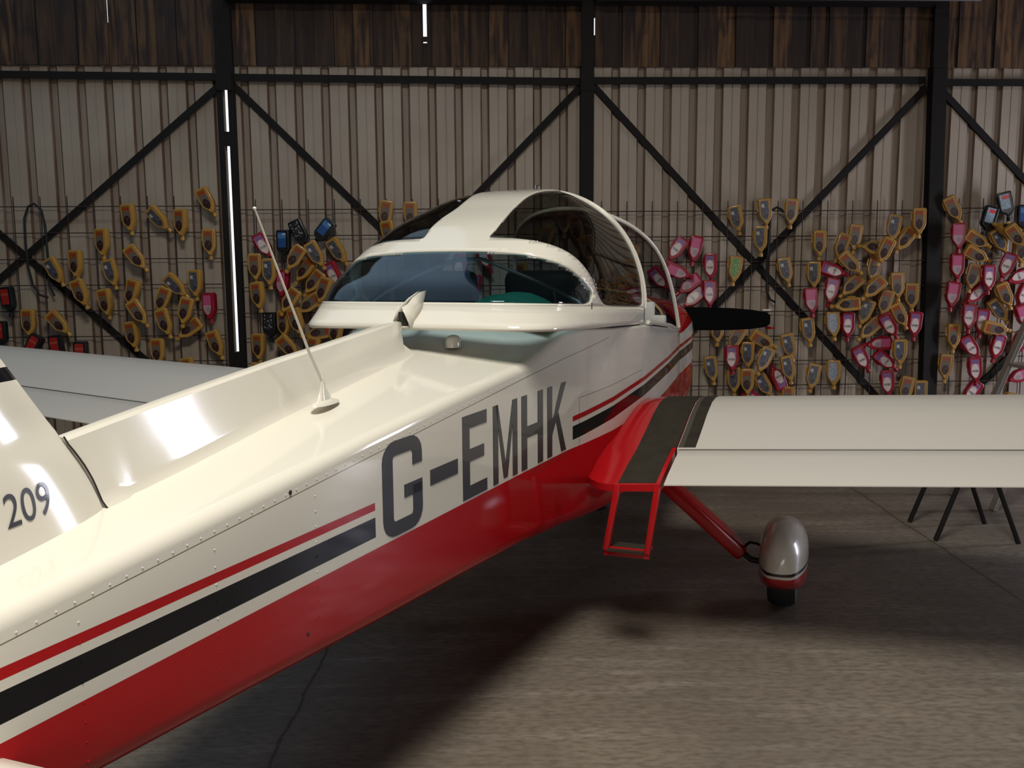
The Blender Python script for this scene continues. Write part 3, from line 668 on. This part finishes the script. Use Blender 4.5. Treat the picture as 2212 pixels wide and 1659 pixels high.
# type number on the fin
def onfin(body, F0, z0, size, sxx, side=1):
    cu = bpy.data.curves.new('t', 'FONT'); cu.body = body; cu.size = size; cu.resolution_u = 6
    o = bpy.data.objects.new('tmp', cu); COL.objects.link(o); dg = bpy.context.evaluated_depsgraph_get()
    me = bpy.data.meshes.new_from_object(o.evaluated_get(dg)); bpy.data.objects.remove(o)
    bm = bmesh.new(); bm.from_mesh(me); bmesh.ops.subdivide_edges(bm, edges=[e for e in bm.edges if e.calc_length() > .012], cuts=2); bm.to_mesh(me); bm.free()
    me.materials.clear(); me.materials.append(textp)
    for v in me.vertices:
        F = F0 + v.co.x * sxx * side; z = z0 + v.co.y + .06 * v.co.x * sxx * (1 if side > 0 else -1)
        c = finLE(z) - finTE(z); v.co = (side * (fint(finLE(z) - F, c, z) + finflare(z, (finLE(z) - F) / c) + .0012), F, z)
    q = bpy.data.objects.new('lettering', me); COL.objects.link(q); q.parent = fin; return q
onfin('209', -2.012, 1.008, .080, .84); 

# --- tailplane
def aero(b, secs, m, closed_ends=True):
    b.grid(secs, m, closed=True)
    if closed_ends:
        n = len(secs[0]); b.add(secs[0], [tuple(range(n))], m); b.add(secs[-1], [tuple(range(n))[::-1]], m)
tp = empty('tailplane'); tp.parent = plane
for s in (1, -1):
    b = MB(); secs = []
    for r in (.10, .3, .7, 1.16, 1.21, 1.225):
        k = 1 if r < 1.2 else .93 if r < 1.22 else .8; le = -2.15; c = .62 * k; tk = .032 * (1 if r < 1.2 else .6 if r < 1.22 else .2)
        prof = []
        for q in (1, .7, .4, .2, .08, .02): prof.append((q, tk * 2.9 * (.2969 * q ** .5 - .126 * q - .3516 * q * q + .2843 * q ** 3 - .1036 * q ** 4) / .29))
        sct = [(s * r, le - .31 * (1 - k) - q * c, .70 + t) for q, t in prof] + [(s * r, le - .31 * (1 - k), .70)] + [(s * r, le - .31 * (1 - k) - q * c, .70 - t) for q, t in prof[::-1][:-1]]
        secs.append(sct)
    aero(b, secs, cream); b.build('tailplane_half', plane, smooth=40)
bpy.data.objects.remove(tp)

# --- wings
UQ = [(0, 0), (.165, .036), (.33, .0661), (.50, .110), (.65, .153), (.80, .1830), (.92, .1870), (1.02, .180), (1.10, .164), (1.16, .142), (1.20, .120), (1.222, .098), (1.23, .080)]
LQ = [(1.222, .060), (1.20, .042), (1.15, .022), (1.05, -.002), (.9, -.018), (.7, -.024), (.5, -.022), (.33, -.016), (.165, -.010), (0, -.005)]
def wpt(F, dz, r):
    r_ = abs(r); k = 1 - .087 * r_; return (r, .0425 * r_ + F * k, .618 + .063 * r_ + dz * (1 - .05 * max(0, r_ - 1)))
def uz(F): return interp(F, [p[0] for p in UQ], [p[1] for p in UQ])
def lz(F): return interp(F, [p[0] for p in LQ[::-1]], [p[1] for p in LQ[::-1]])
for s in (1, -1):
    # fixed inner part, red, fairing up to the fuselage side
    b = MB(); secs = []
    for r, lift, ext in ((.36, .050, -.26), (.43, .034, -.17), (.47, .018, -.09), (.51, .006, -.035), (.55, .0, -.008), (.585, 0, 0), (.66, 0, 0), (.738, 0, 0)):
        secs.append([wpt(F - (ext if F < .3 else 0) * (1 - F / .3), dz * (.88 + .12 * sm((r - .40) / .17) if F > .45 else 1) + lift * sm(F / .42) * sm((.85 - F) / .4), s * r) for F, dz in UQ] + [wpt(F - (ext if F < .3 else 0) * (1 - F / .3), dz - .02, s * r) for F, dz in LQ])
    aero(b, secs, red); inner = b.build('wing_root', plane, smooth=40)
    def patch(b, r0, r1, F0, F1, m, h=.0015):
        top, bot = [], []
        for F in sorted({F0, F1} | {p[0] for p in UQ if F0 < p[0] < F1}):
             top.append([wpt(F, uz(F) + h, s * (r0 + (r1 - r0) * k / 2)) for k in range(3)]); bot.append([wpt(F, uz(F) - .004, s * (r0 + (r1 - r0) * k / 2)) for k in range(3)])
        b.grid(top, m); 
        for a_, c_ in ((0, 0), (-1, -1)):
            b.grid([[t[a_] for t in top], [t[c_] for t in bot]], m)
        b.grid([top[0], bot[0]], m); b.grid([top[-1], bot[-1]], m)
    b = MB(); patch(b, .588, .722, .012, .345, grip); patch(b, .588, .7375, .345, 1.2, grip); b.build('walkway', inner, smooth=40)
    # outer panel
    TIP = 4.15
    def usec(r, f0, lo=True, ksc=1.0, zs=1.0):
        up = [(F, dz) for F, dz in UQ if F > f0 + 1e-4]; dn = [(F, dz) for F, dz in LQ if F > f0 + 1e-4]
        pts = [(f0, uz(f0))] + up + dn + [(f0, lz(f0))]
        return [wpt(.5 + (F - .5) * ksc, .09 + (dz - .09) * zs, s * r) for F, dz in pts]
    b = MB(); aero(b, [usec(.742, .335), usec(1.4, .335), usec(2.2, .335), usec(2.9, .335)], wingwhite)
    aero(b, [usec(2.9, 0), usec(4.0, 0), usec(4.10, 0, ksc=.97, zs=.75), usec(TIP, 0, ksc=.9, zs=.3)], wingwhite)
    wing = b.build('outer_wing', plane, smooth=35)
    b = MB(); patch(b, .744, .764, .345, 1.15, gripg, .001); patch(b, .764, .81, .345, 1.15, grip); b.build('walkway_strip', wing, smooth=40)
    # flap
    b = MB()
    def fsec(r):
        return [wpt(F, dz, s * r) for F, dz in [(0, 0), (.08, .019), (.165, .036), (.25, .052), (.320, .0641), (.328, .0615), (.330, .03), (.32, -.004), (.25, -.013), (.165, -.010), (.08, -.007), (0, -.004)]]
    aero(b, [fsec(.752), fsec(1.5), fsec(2.2), fsec(2.895)], wingwhite); b.build('flap', plane, smooth=35)
    # dark hinge gap under the seam
    b = MB(); b.tube([wpt(.3325, .0600, s * .75), wpt(.3325, .0600, s * 2.88)], .0055, seamdark, 6); b.build('hinge', wing)
    # folding step below the wing root
    if s > 0:
        st = MB()
        for r0, r1 in ((.590, .548), (.732, .698)):
            st.bar((r0, .03, .655), (r1, .03, .412), .022, .030, red, up=(0, 1, 0), bev=.004)
        st.bar((.540, .03, .408), (.706, .03, .408), .012, .034, red, bev=.003); st.bar((.545, .10, .410), (.702, .10, .410), .012, .014, red, bev=.003)
        st.bar((.580, .07, .64), (.60, .45, .60), .02, .02, red)
        stp = st.build('boarding_step', plane, smooth=30)
        st = MB(); st.box((.623, .055, .417), (.132, .10, .008), grip); st.build('step_tread', stp)

# --- landing gear
fairp = mat('wheel_fairing_paint', CREAM, .22, coat=.8); g = NT(fairp); X, Y, Z = g.obj()
c = g.mix(g.m('LESS_THAN', Z, -.055), CREAM, RED); c = g.mix(g.band(Z, -.043, -.030), c, BLACK); g.base(c)
def wheel(b, c, R0, wd, m_rub, m_hub):
    M4 = Matrix.Translation(c) @ Matrix.Rotation(math.pi / 2, 4, 'Y'); h = wd / 2
    b.lathe([(R0 * .55, -h * .8), (R0 * .62, -h), (R0 * .9, -h * .96), (R0 * .985, -h * .6), (R0, -h * .2), (R0, h * .2), (R0 * .985, h * .6), (R0 * .9, h * .96), (R0 * .62, h), (R0 * .55, h * .8)], m_rub, M4, 36)
    b.lathe([(.02, -h * .85), (R0 * .55, -h * .7), (R0 * .55, h * .7), (.02, h * .85)], m_hub, M4, 20)
for s in (1, -1):
    RX = 1.118 * s
    b = MB(); b.bar((s * .42, .80, .655), (s * .955, .80, .205), .115, .062, red, up=(0, 0, 1), bev=.018) 
    leg = b.build('landing_gear_leg', plane, smooth=40)
    b = MB(); b.tube([(s * .94, .80, .215), (s * .985, .79, .185), (s * 1.06, .79, .175), (RX, .80, .172)], .014, blackp, 8)
    b.tube([(s * .955, .80, .235), (s * .98, .78, .262), (s * 1.01, .77, .262), (s * 1.04, .78, .24)], .006, rubber, 6); b.build('axle', leg, smooth=50)
    b = MB(); rows = []
    N = 26
    for i in range(N + 1):
        t = i / N; F = .50 + .66 * t
        f = max(0., math.sin(math.pi * t ** .80)) ** .50 if t < 1 else .01
        f = max(f, .02); zb_ = .088 + .030 * (1 - sm(t / .4)); zt_ = .388 - .16 * max(0, t - .35) ** 1.5; hw, hh = .099 * f, (zt_ - zb_) / 2 * f ** .9; zc = (zt_ + zb_) / 2; ring = []
        for k in range(32):
            a = 2 * math.pi * k / 32; ca, sa = math.cos(a), math.sin(a)
            x = hw * math.copysign(abs(ca) ** .85, ca); z = hh * math.copysign(abs(sa) ** (.95 if sa > 0 else .36), sa)
            ring.append((x, F - .80, zc + z - .255))
        rows.append(ring)
    b.grid(rows, fairp, closed=True); b.add(rows[0], [tuple(range(32))], fairp); b.add(rows[-1], [tuple(range(32))[::-1]], fairp)
    wf = b.build('wheel_fairing', plane, smooth=60); wf.location = (RX, .80, .255)
    b = MB(); wheel(b, (0, -.0, .17 - .255), .168, .115, rubber, greym); b.build('main_wheel', wf, smooth=40)
b = MB(); b.tube([(0, 2.15, .55), (0, 2.05, .18)], .025, greym, 10); b.bar((-.06, 2.05, .19), (.06, 2.05, .19), .03, .03, greym)
ng = b.build('nose_gear_leg', plane, smooth=40)
b = MB(); wheel(b, (0, 2.04, .155), .155, .11, rubber, greym); b.build('nose_wheel', ng, smooth=40)

# --- cowling and propeller
b = MB(); CF = [1.93, 1.98, 2.05, 2.2, 2.35, 2.46, 2.53, 2.57, 2.59]
CW = [.466, .470, .471, .470, .467, .458, .435, .38, .29]; CC = [1.12, 1.165, 1.195, 1.215, 1.215, 1.20, 1.17, 1.12, 1.06]; CD = [1.17, 1.22, 1.25, 1.265, 1.26, 1.24, 1.20, 1.14, 1.08]
CB = [.462, .465, .475, .50, .54, .58, .63, .70, .78]
loft(b, [sec(F, w, c, d, e, .19, min(.17, w * .6), False) for F, w, c, d, e in zip(CF, CW, CC, CD, CB)], cowlp)
cowl = b.build('cowling', plane, smooth=40)
pz = 1.085
prop = empty('propeller', (0, 0, 0)); prop.parent = plane
b = MB(); b.lathe([(.115, 0), (.118, .03), (.105, .09), (.075, .15), (.035, .19), (.004, .205)], cream, Matrix.Translation((0, 2.60, pz)) @ Matrix.Rotation(-math.pi / 2, 4, 'X'), 28)
b.build('spinner', prop, smooth=40)
propm = mat('propeller_paint', (.002, .002, .002), .9, spec=.1); g = NT(propm); X, Y, Z = g.obj(); AX = g.m('ABSOLUTE', X)
for s in (1, -1):
    b = MB(); rows = []
    for r, ch, tw, th in ((.06, .07, 50, .045), (.14, .10, 42, .036), (.22, .135, 34, .028), (.34, .150, 27, .022), (.5, .150, 21, .016), (.66, .138, 17, .012), (.78, .118, 14, .010), (.86, .090, 13, .008), (.885, .055, 13, .006)):
        a = math.radians(90 - tw) ; ring = []
        for k in range(14):
            q = 2 * math.pi * k / 14; u_, v_ = ch / 2 * math.cos(q), th / 2 * math.sin(q)
            ring.append((s * r, 2.665 + (u_ * math.cos(a) - v_ * math.sin(a)), pz + s * 0 + (u_ * math.sin(a) + v_ * math.cos(a)) - .0 * s))
        rows.append(ring)
    b.grid(rows, propm, closed=True); b.add(rows[-1], [tuple(range(14))], propm); b.add(rows[0], [tuple(range(14))[::-1]], propm)
    bl = b.build('propeller_blade', prop, smooth=50)
    b = MB(); b.box((s * .878, 2.70, pz - .052), (.05, .006, .016), red, bev=.001); b.box((s * .862, 2.70, pz + .056), (.05, .006, .010), cream, bev=.001); b.build('tip_mark', bl)

# ================================================================== canopy
FH = .97
pF = [-.36, -.30, -.18, -.02, .13, .32, .516, .74, .97]; pZ = [1.308, 1.36, 1.425, 1.509, 1.585, 1.655, 1.719, 1.75, 1.762]
zlip = lambda F: 1.238 - .0532 * (F + .46)
zwb = lambda F: zlip(F) + .072
HD = 1.762 - zwb(FH); tT = [(z - zwb(F)) / HD for F, z in zip(pF, pZ)]; tT[0] = 0; tT[-1] = 1.0
SH = -.02
def hermite(x, xs, ys):
    if x >= xs[-1]: return ys[-1]
    i = max(k for k in range(len(xs) - 1) if xs[k] <= max(x, xs[0])); n = len(xs)
    def sl(k):
        if k == 0: return (ys[1] - ys[0]) / (xs[1] - xs[0])
        if k == n - 1: return (ys[k] - ys[k - 1]) / (xs[k] - xs[k - 1]) * 1.5
        a, b_ = (ys[k] - ys[k - 1]) / (xs[k] - xs[k - 1]), (ys[k + 1] - ys[k]) / (xs[k + 1] - xs[k]); return 2 * a * b_ / (a + b_) if a * b_ > 0 else 0
    h = xs[i + 1] - xs[i]; t = (x - xs[i]) / h
    return (2 * t ** 3 - 3 * t * t + 1) * ys[i] + (t ** 3 - 2 * t * t + t) * h * sl(i) + (-2 * t ** 3 + 3 * t * t) * ys[i + 1] + (t ** 3 - t * t) * h * sl(i + 1)
def dome(gd, be, off=0.):
    Fr = hermite(be, tT, pF); a = .5 * max(0, 1 - be ** 2.1) ** (1 / 2.1); c, s = math.cos(math.radians(gd)), math.sin(math.radians(gd))
    rho = (abs(c) ** 5 + abs(s) ** 5) ** .2; a -= off * .9; k = off
    F = FH - (FH - Fr - k) * s / rho; F = min(F, FH)
    return Vector((a * c / rho + SH, F, zwb(F) + be * HD - off * be))
W_ = lambda be: math.asin(min(1, be)) * 2 / math.pi
def smooth_poly(P, n=1):
    for _ in range(n):
        Q = []
        for i in range(len(P)):
            a, b_ = P[i], P[(i + 1) % len(P)]
            Q += [(a[0] * .75 + b_[0] * .25, a[1] * .75 + b_[1] * .25), (a[0] * .25 + b_[0] * .75, a[1] * .25 + b_[1] * .75)]
        P = Q
    return P
rw = [(90, .013), (75, .013), (60, .013), (50, .013), (40, .013), (35.2, .013), (33.6, .05), (34.0, .10), (38, .177), (43.2, .254), (49, .304), (58, .344), (71.8, .362), (82, .366)]
rearwin = rw + [(90, .366)] + [(180 - x, y) for x, y in rw[::-1][:-1]]
sw = [(74.5, .462), (72.6, .53), (71.8, .62), (71.2, .732), (66, .85), (55, .93), (38, .965), (12, .977), (1.6, .97), (1.6, .716), (1.6, .50), (1.6, .25), (1.6, .03), (4, .004), (14, .003), (25, .003), (28.5, .012), (31, .06), (35, .197), (41, .318), (46.5, .385), (53.2, .428), (61.5, .452), (70, .458)]
sidewin = sw; portwin = [(180 - x, y) for x, y in sw[::-1]]
XS = 1 / 60.
polys = [smooth_poly([(x * XS, W_(y)) for x, y in P], 3) for P in (rearwin, sidewin, portwin)]
def inpoly(p, P):
    x, y = p; r = False
    for i in range(len(P)):
        (x1, y1), (x2, y2) = P[i - 1], P[i]
        if (y1 > y) != (y2 > y) and x < (x2 - x1) * (y - y1) / (y2 - y1) + x1: r = not r
    return r
coords, edges = [], []
def addloop(P):
    k = len(coords); n = len(P); coords.extend([Vector(p) for p in P]); edges.extend([(k + i, k + (i + 1) % n) for i in range(n)])
WM = .9995
nb = 150; bd = [(3 * i / nb, 0) for i in range(nb)] + [(3, WM * i / 56) for i in range(56)] + [(3 - 3 * i / nb, WM) for i in range(nb)] + [(0, WM - WM * i / 56) for i in range(30)]
addloop(bd)
for P in polys: addloop(P)
for i in range(1, 150):
    for j in range(1, 56): coords.append(Vector((3 * i / 150, WM * j / 56)))
v2, e2, f2, *_ = delaunay_2d_cdt(coords, edges, [], 0, 1e-6)
regions = [[], [], [], []]
for f in f2:
    c = sum((v2[i] for i in f), Vector((0, 0))) / len(f); w = 0
    for k, P in enumerate(polys):
        if inpoly(c, P): w = k + 1
    regions[w].append(f)
p3 = [dome(v.x / XS, math.sin(v.y * math.pi / 2)) for v in v2]
ctr = Vector((SH, FH - .1, 1.2))
def region_obj(name, fs, m, th, parent, inset=0):
    used = sorted({i for f in fs for i in f}); mp = {i: k for k, i in enumerate(used)}
    me = bpy.data.meshes.new(name); vs = [p3[i] for i in used]
    faces = []
    for f in fs:
        q = [mp[i] for i in f]; n = (vs[q[1]] - vs[q[0]]).cross(vs[q[2]] - vs[q[0]])
        if n.length < 1e-12: continue
        faces.append(q if n.dot(vs[q[0]] - ctr) > 0 else q[::-1])
    if inset: vs = [v + (ctr - v).normalized() * inset for v in vs]
    me.from_pydata(vs, [], faces); me.materials.append(m); me.polygons.foreach_set('use_smooth', [True] * len(me.polygons))
    o = bpy.data.objects.new(name, me); COL.objects.link(o); o.parent = parent
    md = o.modifiers.new('thickness', 'SOLIDIFY'); md.thickness = th; md.offset = -1
    return o
can = region_obj('canopy_frame', regions[0], cream, .012, plane)
region_obj('rear_window', regions[1], blueglass, .004, plane, .004)
region_obj('canopy_side_window', regions[2], smoke, .004, plane, .004); region_obj('canopy_side_window', regions[3], smoke, .004, plane, .004)
# skirt below the windows with its overhanging lip
b = MB(); rows = [[], [], [], []]; N = 120
for i in range(N + 1):
    gd = 180 * i / N; c, s = math.cos(math.radians(gd)), math.sin(math.radians(gd)); r = (abs(c) ** 9 + abs(s) ** 9) ** (1 / 9.)
    Fq = FH - 1.43 * s / r; hw = (.50 if c > 0 else .50 - .08 * sm((FH - Fq) / 1.3)); x = hw * c / r; q = dome(gd, 0)
    L = Vector((x + (SH * (1 - sm((FH - Fq) / .8)) if c > 0 else SH), Fq, zlip(Fq)))
    rows[0].append(q); rows[1].append(q.lerp(L, .35) + Vector((0, 0, -.002))); rows[2].append(q.lerp(L, .75) + Vector((0, 0, -.001))); rows[3].append(L)
b.grid(rows, cream)
sk = b.build('canopy_skirt', plane, smooth=40, fix=False)
me = sk.data; bm = bmesh.new(); bm.from_mesh(me)
for f in bm.faces:
    pass
bm.faces.ensure_lookup_table(); f = bm.faces[N // 2]; f.normal_update()
if f.normal.dot(f.calc_center_median() - ctr) < 0: bmesh.ops.reverse_faces(bm, faces=bm.faces[:])
bm.to_mesh(me); bm.free()
md = sk.modifiers.new('thickness', 'SOLIDIFY'); md.thickness = .012; md.offset = -1
# front hoop edge
b = MB(); b.tube([dome(0, math.sin(t / 40 * math.pi / 2) * .9999) + Vector((0, .004, 0)) for t in range(41)] + [dome(180, math.sin((39 - t) / 40 * math.pi / 2)) + Vector((0, .004, 0)) for t in range(40)], .0075, cream, 8)
b.build('canopy_hoop', plane, smooth=60)
# small sheet-metal fairing where the ridge runs up onto the canopy
b = MB()
for s in (1, -1):
    a0, a1, a2, a3, a4 = (s * .034, -.472, 1.236), (s * .006, -.475, 1.300), (s * .004, -.345, 1.342), (s * .010, -.300, 1.348), (s * .034, -.44, 1.236)
    b.grid([[a0, (s * .034, -.43, 1.24), (s * .030, -.38, 1.292), a3], [a1, (s * .008, -.44, 1.308), (s * .006, -.40, 1.326), a2]], cream, flip=s > 0)
wdg = b.build('canopy_fairing', plane, smooth=25, fix=False); md = wdg.modifiers.new('thickness', 'SOLIDIFY'); md.thickness = .003; md.offset = 0
b = MB(); b.box((0, -.455, 1.262), (.030, .006, .045), seamdark); b.build('fairing_opening', wdg)
# catch on top of the canopy
b = MB(); b.tube([(-.02, .93, 1.762), (-.02, .94, 1.782), (-.02, .98, 1.784), (-.02, .99, 1.765)], .004, chrome, 8); b.box((-.02, .95, 1.764), (.02, .06, .006), chrome, bev=.001); b.build('canopy_catch', plane, smooth=40)
b = MB(); b.box((.504, -.02, 1.288), (.002, .006, .022), seamdark); b.build('canopy_lock_slot', sk)

# --- windscreen
AR = [(0, 1.90, 1.085, .468), (1, 1.86, 1.20, .455), (2, 1.80, 1.32, .438), (3, 1.73, 1.43, .412), (4, 1.62, 1.53, .37), (5, 1.49, 1.61, .30), (6, 1.39, 1.665, .20), (7, 1.34, 1.69, .10), (8, 1.33, 1.698, 0)]
def spline(P, n=4):
    out = []
    for i in range(len(P) - 1):
        p0, p1, p2, p3_ = P[max(0, i - 1)], P[i], P[i + 1], P[min(len(P) - 1, i + 2)]
        for k in range(n):
            t = k / n; out.append(.5 * ((2 * p1) + (-p0 + p2) * t + (2 * p0 - 5 * p1 + 4 * p2 - p3_) * t * t + (-p0 + 3 * p1 - 3 * p2 + p3_) * t ** 3))
    return out + [P[-1]]
arch = spline([Vector((a[3], a[1], a[2])) for a in AR] + [Vector((-a[3], a[1], a[2])) for a in AR[::-1][1:]], 4)
b = MB(); b.tube(arch, .011, cream, 10)
b.tube([(.492, .98, 1.170), (.496, 1.2, 1.150), (.492, 1.5, 1.122), (.478, 1.80, 1.082), (.468, 1.90, 1.075)], .010, cream, 8)
b.tube([(-.492, .98, 1.170), (-.496, 1.2, 1.150), (-.492, 1.5, 1.122), (-.478, 1.80, 1.082), (-.468, 1.90, 1.075)], .010, cream, 8)
wfm = b.build('windscreen_frame', plane, smooth=60)
b = MB(); n = len(arch); base = []
for i, p in enumerate(arch):
    t = i / (n - 1) * math.pi; base.append(Vector((.44 * math.cos(t), 1.93 + .10 * math.sin(t), 1.10 + .07 * math.sin(t))))
rows = [[p.lerp(q, t) + Vector((0, .10, .05)) * (math.sin(math.pi * t) * math.sin(math.pi * i / (n - 1))) for i, (p, q) in enumerate(zip(arch, base))] for t in (0, .2, .4, .6, .8, 1)]
b.grid(rows, clearglass); ws = b.build('windscreen', plane, smooth=60); md = ws.modifiers.new('thickness', 'SOLIDIFY'); md.thickness = .004

# --- things inside the cabin
def seat(x):
    b = MB(); b.box((x, .70, .87), (.42, .44, .14), seatm, bev=.04); o = b.build('seat', plane, smooth=40)
    b = MB(); b.box((x * 1.08 - .03, .44, 1.10), (.37, .09, .62), seatm, Matrix.Rotation(.18, 3, 'X'), bev=.035); b.build('seat_back', o, smooth=40)
seat(-.23); seat(.23)
b = MB(); b.tube(spline([Vector(p) for p in [(-.42, .10, 1.22), (-.40, .10, 1.30), (-.14, .12, 1.425), (0, .13, 1.452), (.10, .12, 1.430), (.42, .10, 1.298), (.43, .10, 1.22)]], 4), .007, greym, 8); b.build('roll_bar', plane, smooth=60)
b = MB(); rows = []
for F in (1.64, 1.665, 1.74, 1.84, 1.90):
    rows.append([((.44 - max(0, F - 1.75) * .3) * math.cos(math.pi * k / 20), F, 1.06 + (.245 if F > 1.65 else .225) * math.sin(math.pi * k / 20) ** .55 * (1 if F < 1.7 else .95 if F < 1.8 else .75 if F < 1.88 else .5)) for k in range(21)])
b.grid(rows, blackp); b.add([(.44 * math.cos(math.pi * k / 20), 1.64, 1.06 + .225 * math.sin(math.pi * k / 20) ** .55) for k in range(21)] + [(-.44, 1.64, .85), (.44, 1.64, .85)], [tuple(range(23))], cabin)
ip = b.build('instrument_panel', plane, smooth=40)
b = MB(); b.tube([(.44 * math.cos(math.pi * k / 20), 1.63, 1.065 + .235 * math.sin(math.pi * k / 20) ** .55) for k in range(21)], .008, brownm, 8); b.build('panel_trim', ip, smooth=50)
b = MB(); b.box((.365, 1.56, 1.175), (.075, .05, .12), beigem, bev=.008); b.box((.425, 1.56, 1.145), (.07, .05, .045), beigem, bev=.006); b.build('cabin_handle', plane, smooth=30)
b = MB(); rows = []
for i in range(15):
    t = i / 14; rows.append([(.06 + .33 * t, -.16 + .20 * k / 8, 1.250 + .085 * math.sin(math.pi * t) ** .5 * math.sin(math.pi * k / 8) ** .6 + .008 * math.sin(9 * t + 5 * k)) for k in range(9)])
b.grid(rows, greenm); g_ = b.build('folded_cloth', None, smooth=50); g_.location = plane.location; g_.rotation_euler = plane.rotation_euler
tag(g_, 'green folded cloth lying on the parcel shelf behind the rear window', 'cloth')
md = g_.modifiers.new('thickness', 'SOLIDIFY'); md.thickness = .01; md.offset = -1

# --- antenna and beacon on the rear deck
b = MB(); rows = []
for z, w, l in ((1.084, .020, .055), (1.090, .018, .050), (1.096, .008, .030), (1.125, .0045, .012), (1.150, .004, .006), (1.160, .002, .003)):
    dF = -.02 - (z - 1.084) * .1 + (.0 if z > 1.1 else 0)
    rows.append([(.095 + w * math.cos(2 * math.pi * k / 20), -1.075 + dF * 1 + l * math.sin(2 * math.pi * k / 20) * (1 if math.sin(2 * math.pi * k / 20) < 0 else 1.25) , z) for k in range(20)])
b.grid(rows, cream, closed=True); b.add(rows[-1], [tuple(range(20))], cream); b.add(rows[0], [tuple(range(20))], cream)
ab = b.build('antenna_base', plane, smooth=50)
b = MB(); b.tube([(.095, -1.104, 1.148), (.097, -1.16, 1.225), (.10, -1.362, 1.561)], [.0042, .0036, .0022], cream, 8); b.lathe([(.001, -.004), (.004, -.002), (.004, .002), (.001, .004)], cream, Matrix.Translation((.10, -1.362, 1.561)), 10); b.build('antenna_whip', ab, smooth=60)
b = MB(); rows = []
for t, z in ((1, 1.165), (.98, 1.186), (.86, 1.196), (.6, 1.202), (.25, 1.205)):
    rows.append([(.125 + .024 * t * math.cos(2 * math.pi * k / 24), -.345 + .036 * t * math.sin(2 * math.pi * k / 24), z) for k in range(24)])
b.grid(rows, cream, closed=True); b.add(rows[-1], [tuple(range(24))], cream); b.build('air_vent_cover', plane, smooth=45)

# ================================================================== things standing at the right
b = MB(); tr = empty('trestle', (2.40, 4.80, 0)); tag(tr, 'dark metal trestle with splayed legs under the right wing', 'trestle')
feet = [(2.192, 4.971), (2.18, 4.628), (2.584, 4.925), (2.573, 4.564)]; tops = [(2.37, 4.93), (2.37, 4.63), (2.386, 4.93), (2.386, 4.63)]
b.box((-.022, -.02, .545), (.05, .50, .025), steel, bev=.004); b.build('top_bar', tr)
for (fx, fy), (tx, ty) in zip(feet, tops):
    b = MB(); b.tube([(fx - 2.40, fy - 4.80, .004), (tx - 2.40 , ty - 4.80, .537)], .0135, steel, 8); b.build('leg', tr, smooth=50)
lad = empty('stepladder', (3.2, 5.4, 0)); tag(lad, 'grey aluminium stepladder standing beyond the right wing near the wall', 'ladder')
o3 = Vector((3.2, 5.4, 0)); A0, A1 = Vector((2.70, 5.56, 0)) - o3, Vector((3.35, 5.56, 1.74)) - o3; B0, B1 = Vector((2.77, 5.20, 0)) - o3, Vector((3.38, 5.24, 1.74)) - o3
for p, q in ((A0, A1), (B0, B1)):
    b = MB(); b.bar(p, q, .024, .062, alu, up=(0, 1, 0), bev=.003); b.build('front_rail', lad)
for p, q in ((Vector((4.15, 5.58, 0)) - o3, A1 + Vector((.04, 0, -.04))), (Vector((4.15, 5.16, 0)) - o3, B1 + Vector((.04, 0, -.04)))):
    b = MB(); b.bar(p, q, .022, .04, alu, up=(0, 1, 0), bev=.003); b.build('rear_rail', lad)
for k in range(1, 7):
    t = k * .27 / 1.74; b = MB(); b.box((A0.lerp(A1, t) + B0.lerp(B1, t)) / 2, (.085, .33, .022), alu, bev=.004); b.build('tread', lad)
b = MB(); b.box(((A1 + B1) / 2 + Vector((.03, 0, .01))), (.22, .38, .03), alu, bev=.005); b.build('top_step', lad)
b = MB(); b.bar(A0.lerp(A1, .47), (4.15 - 3.2 - .35, .17, .80), .02, .008, alu); b.build('spreader', lad)
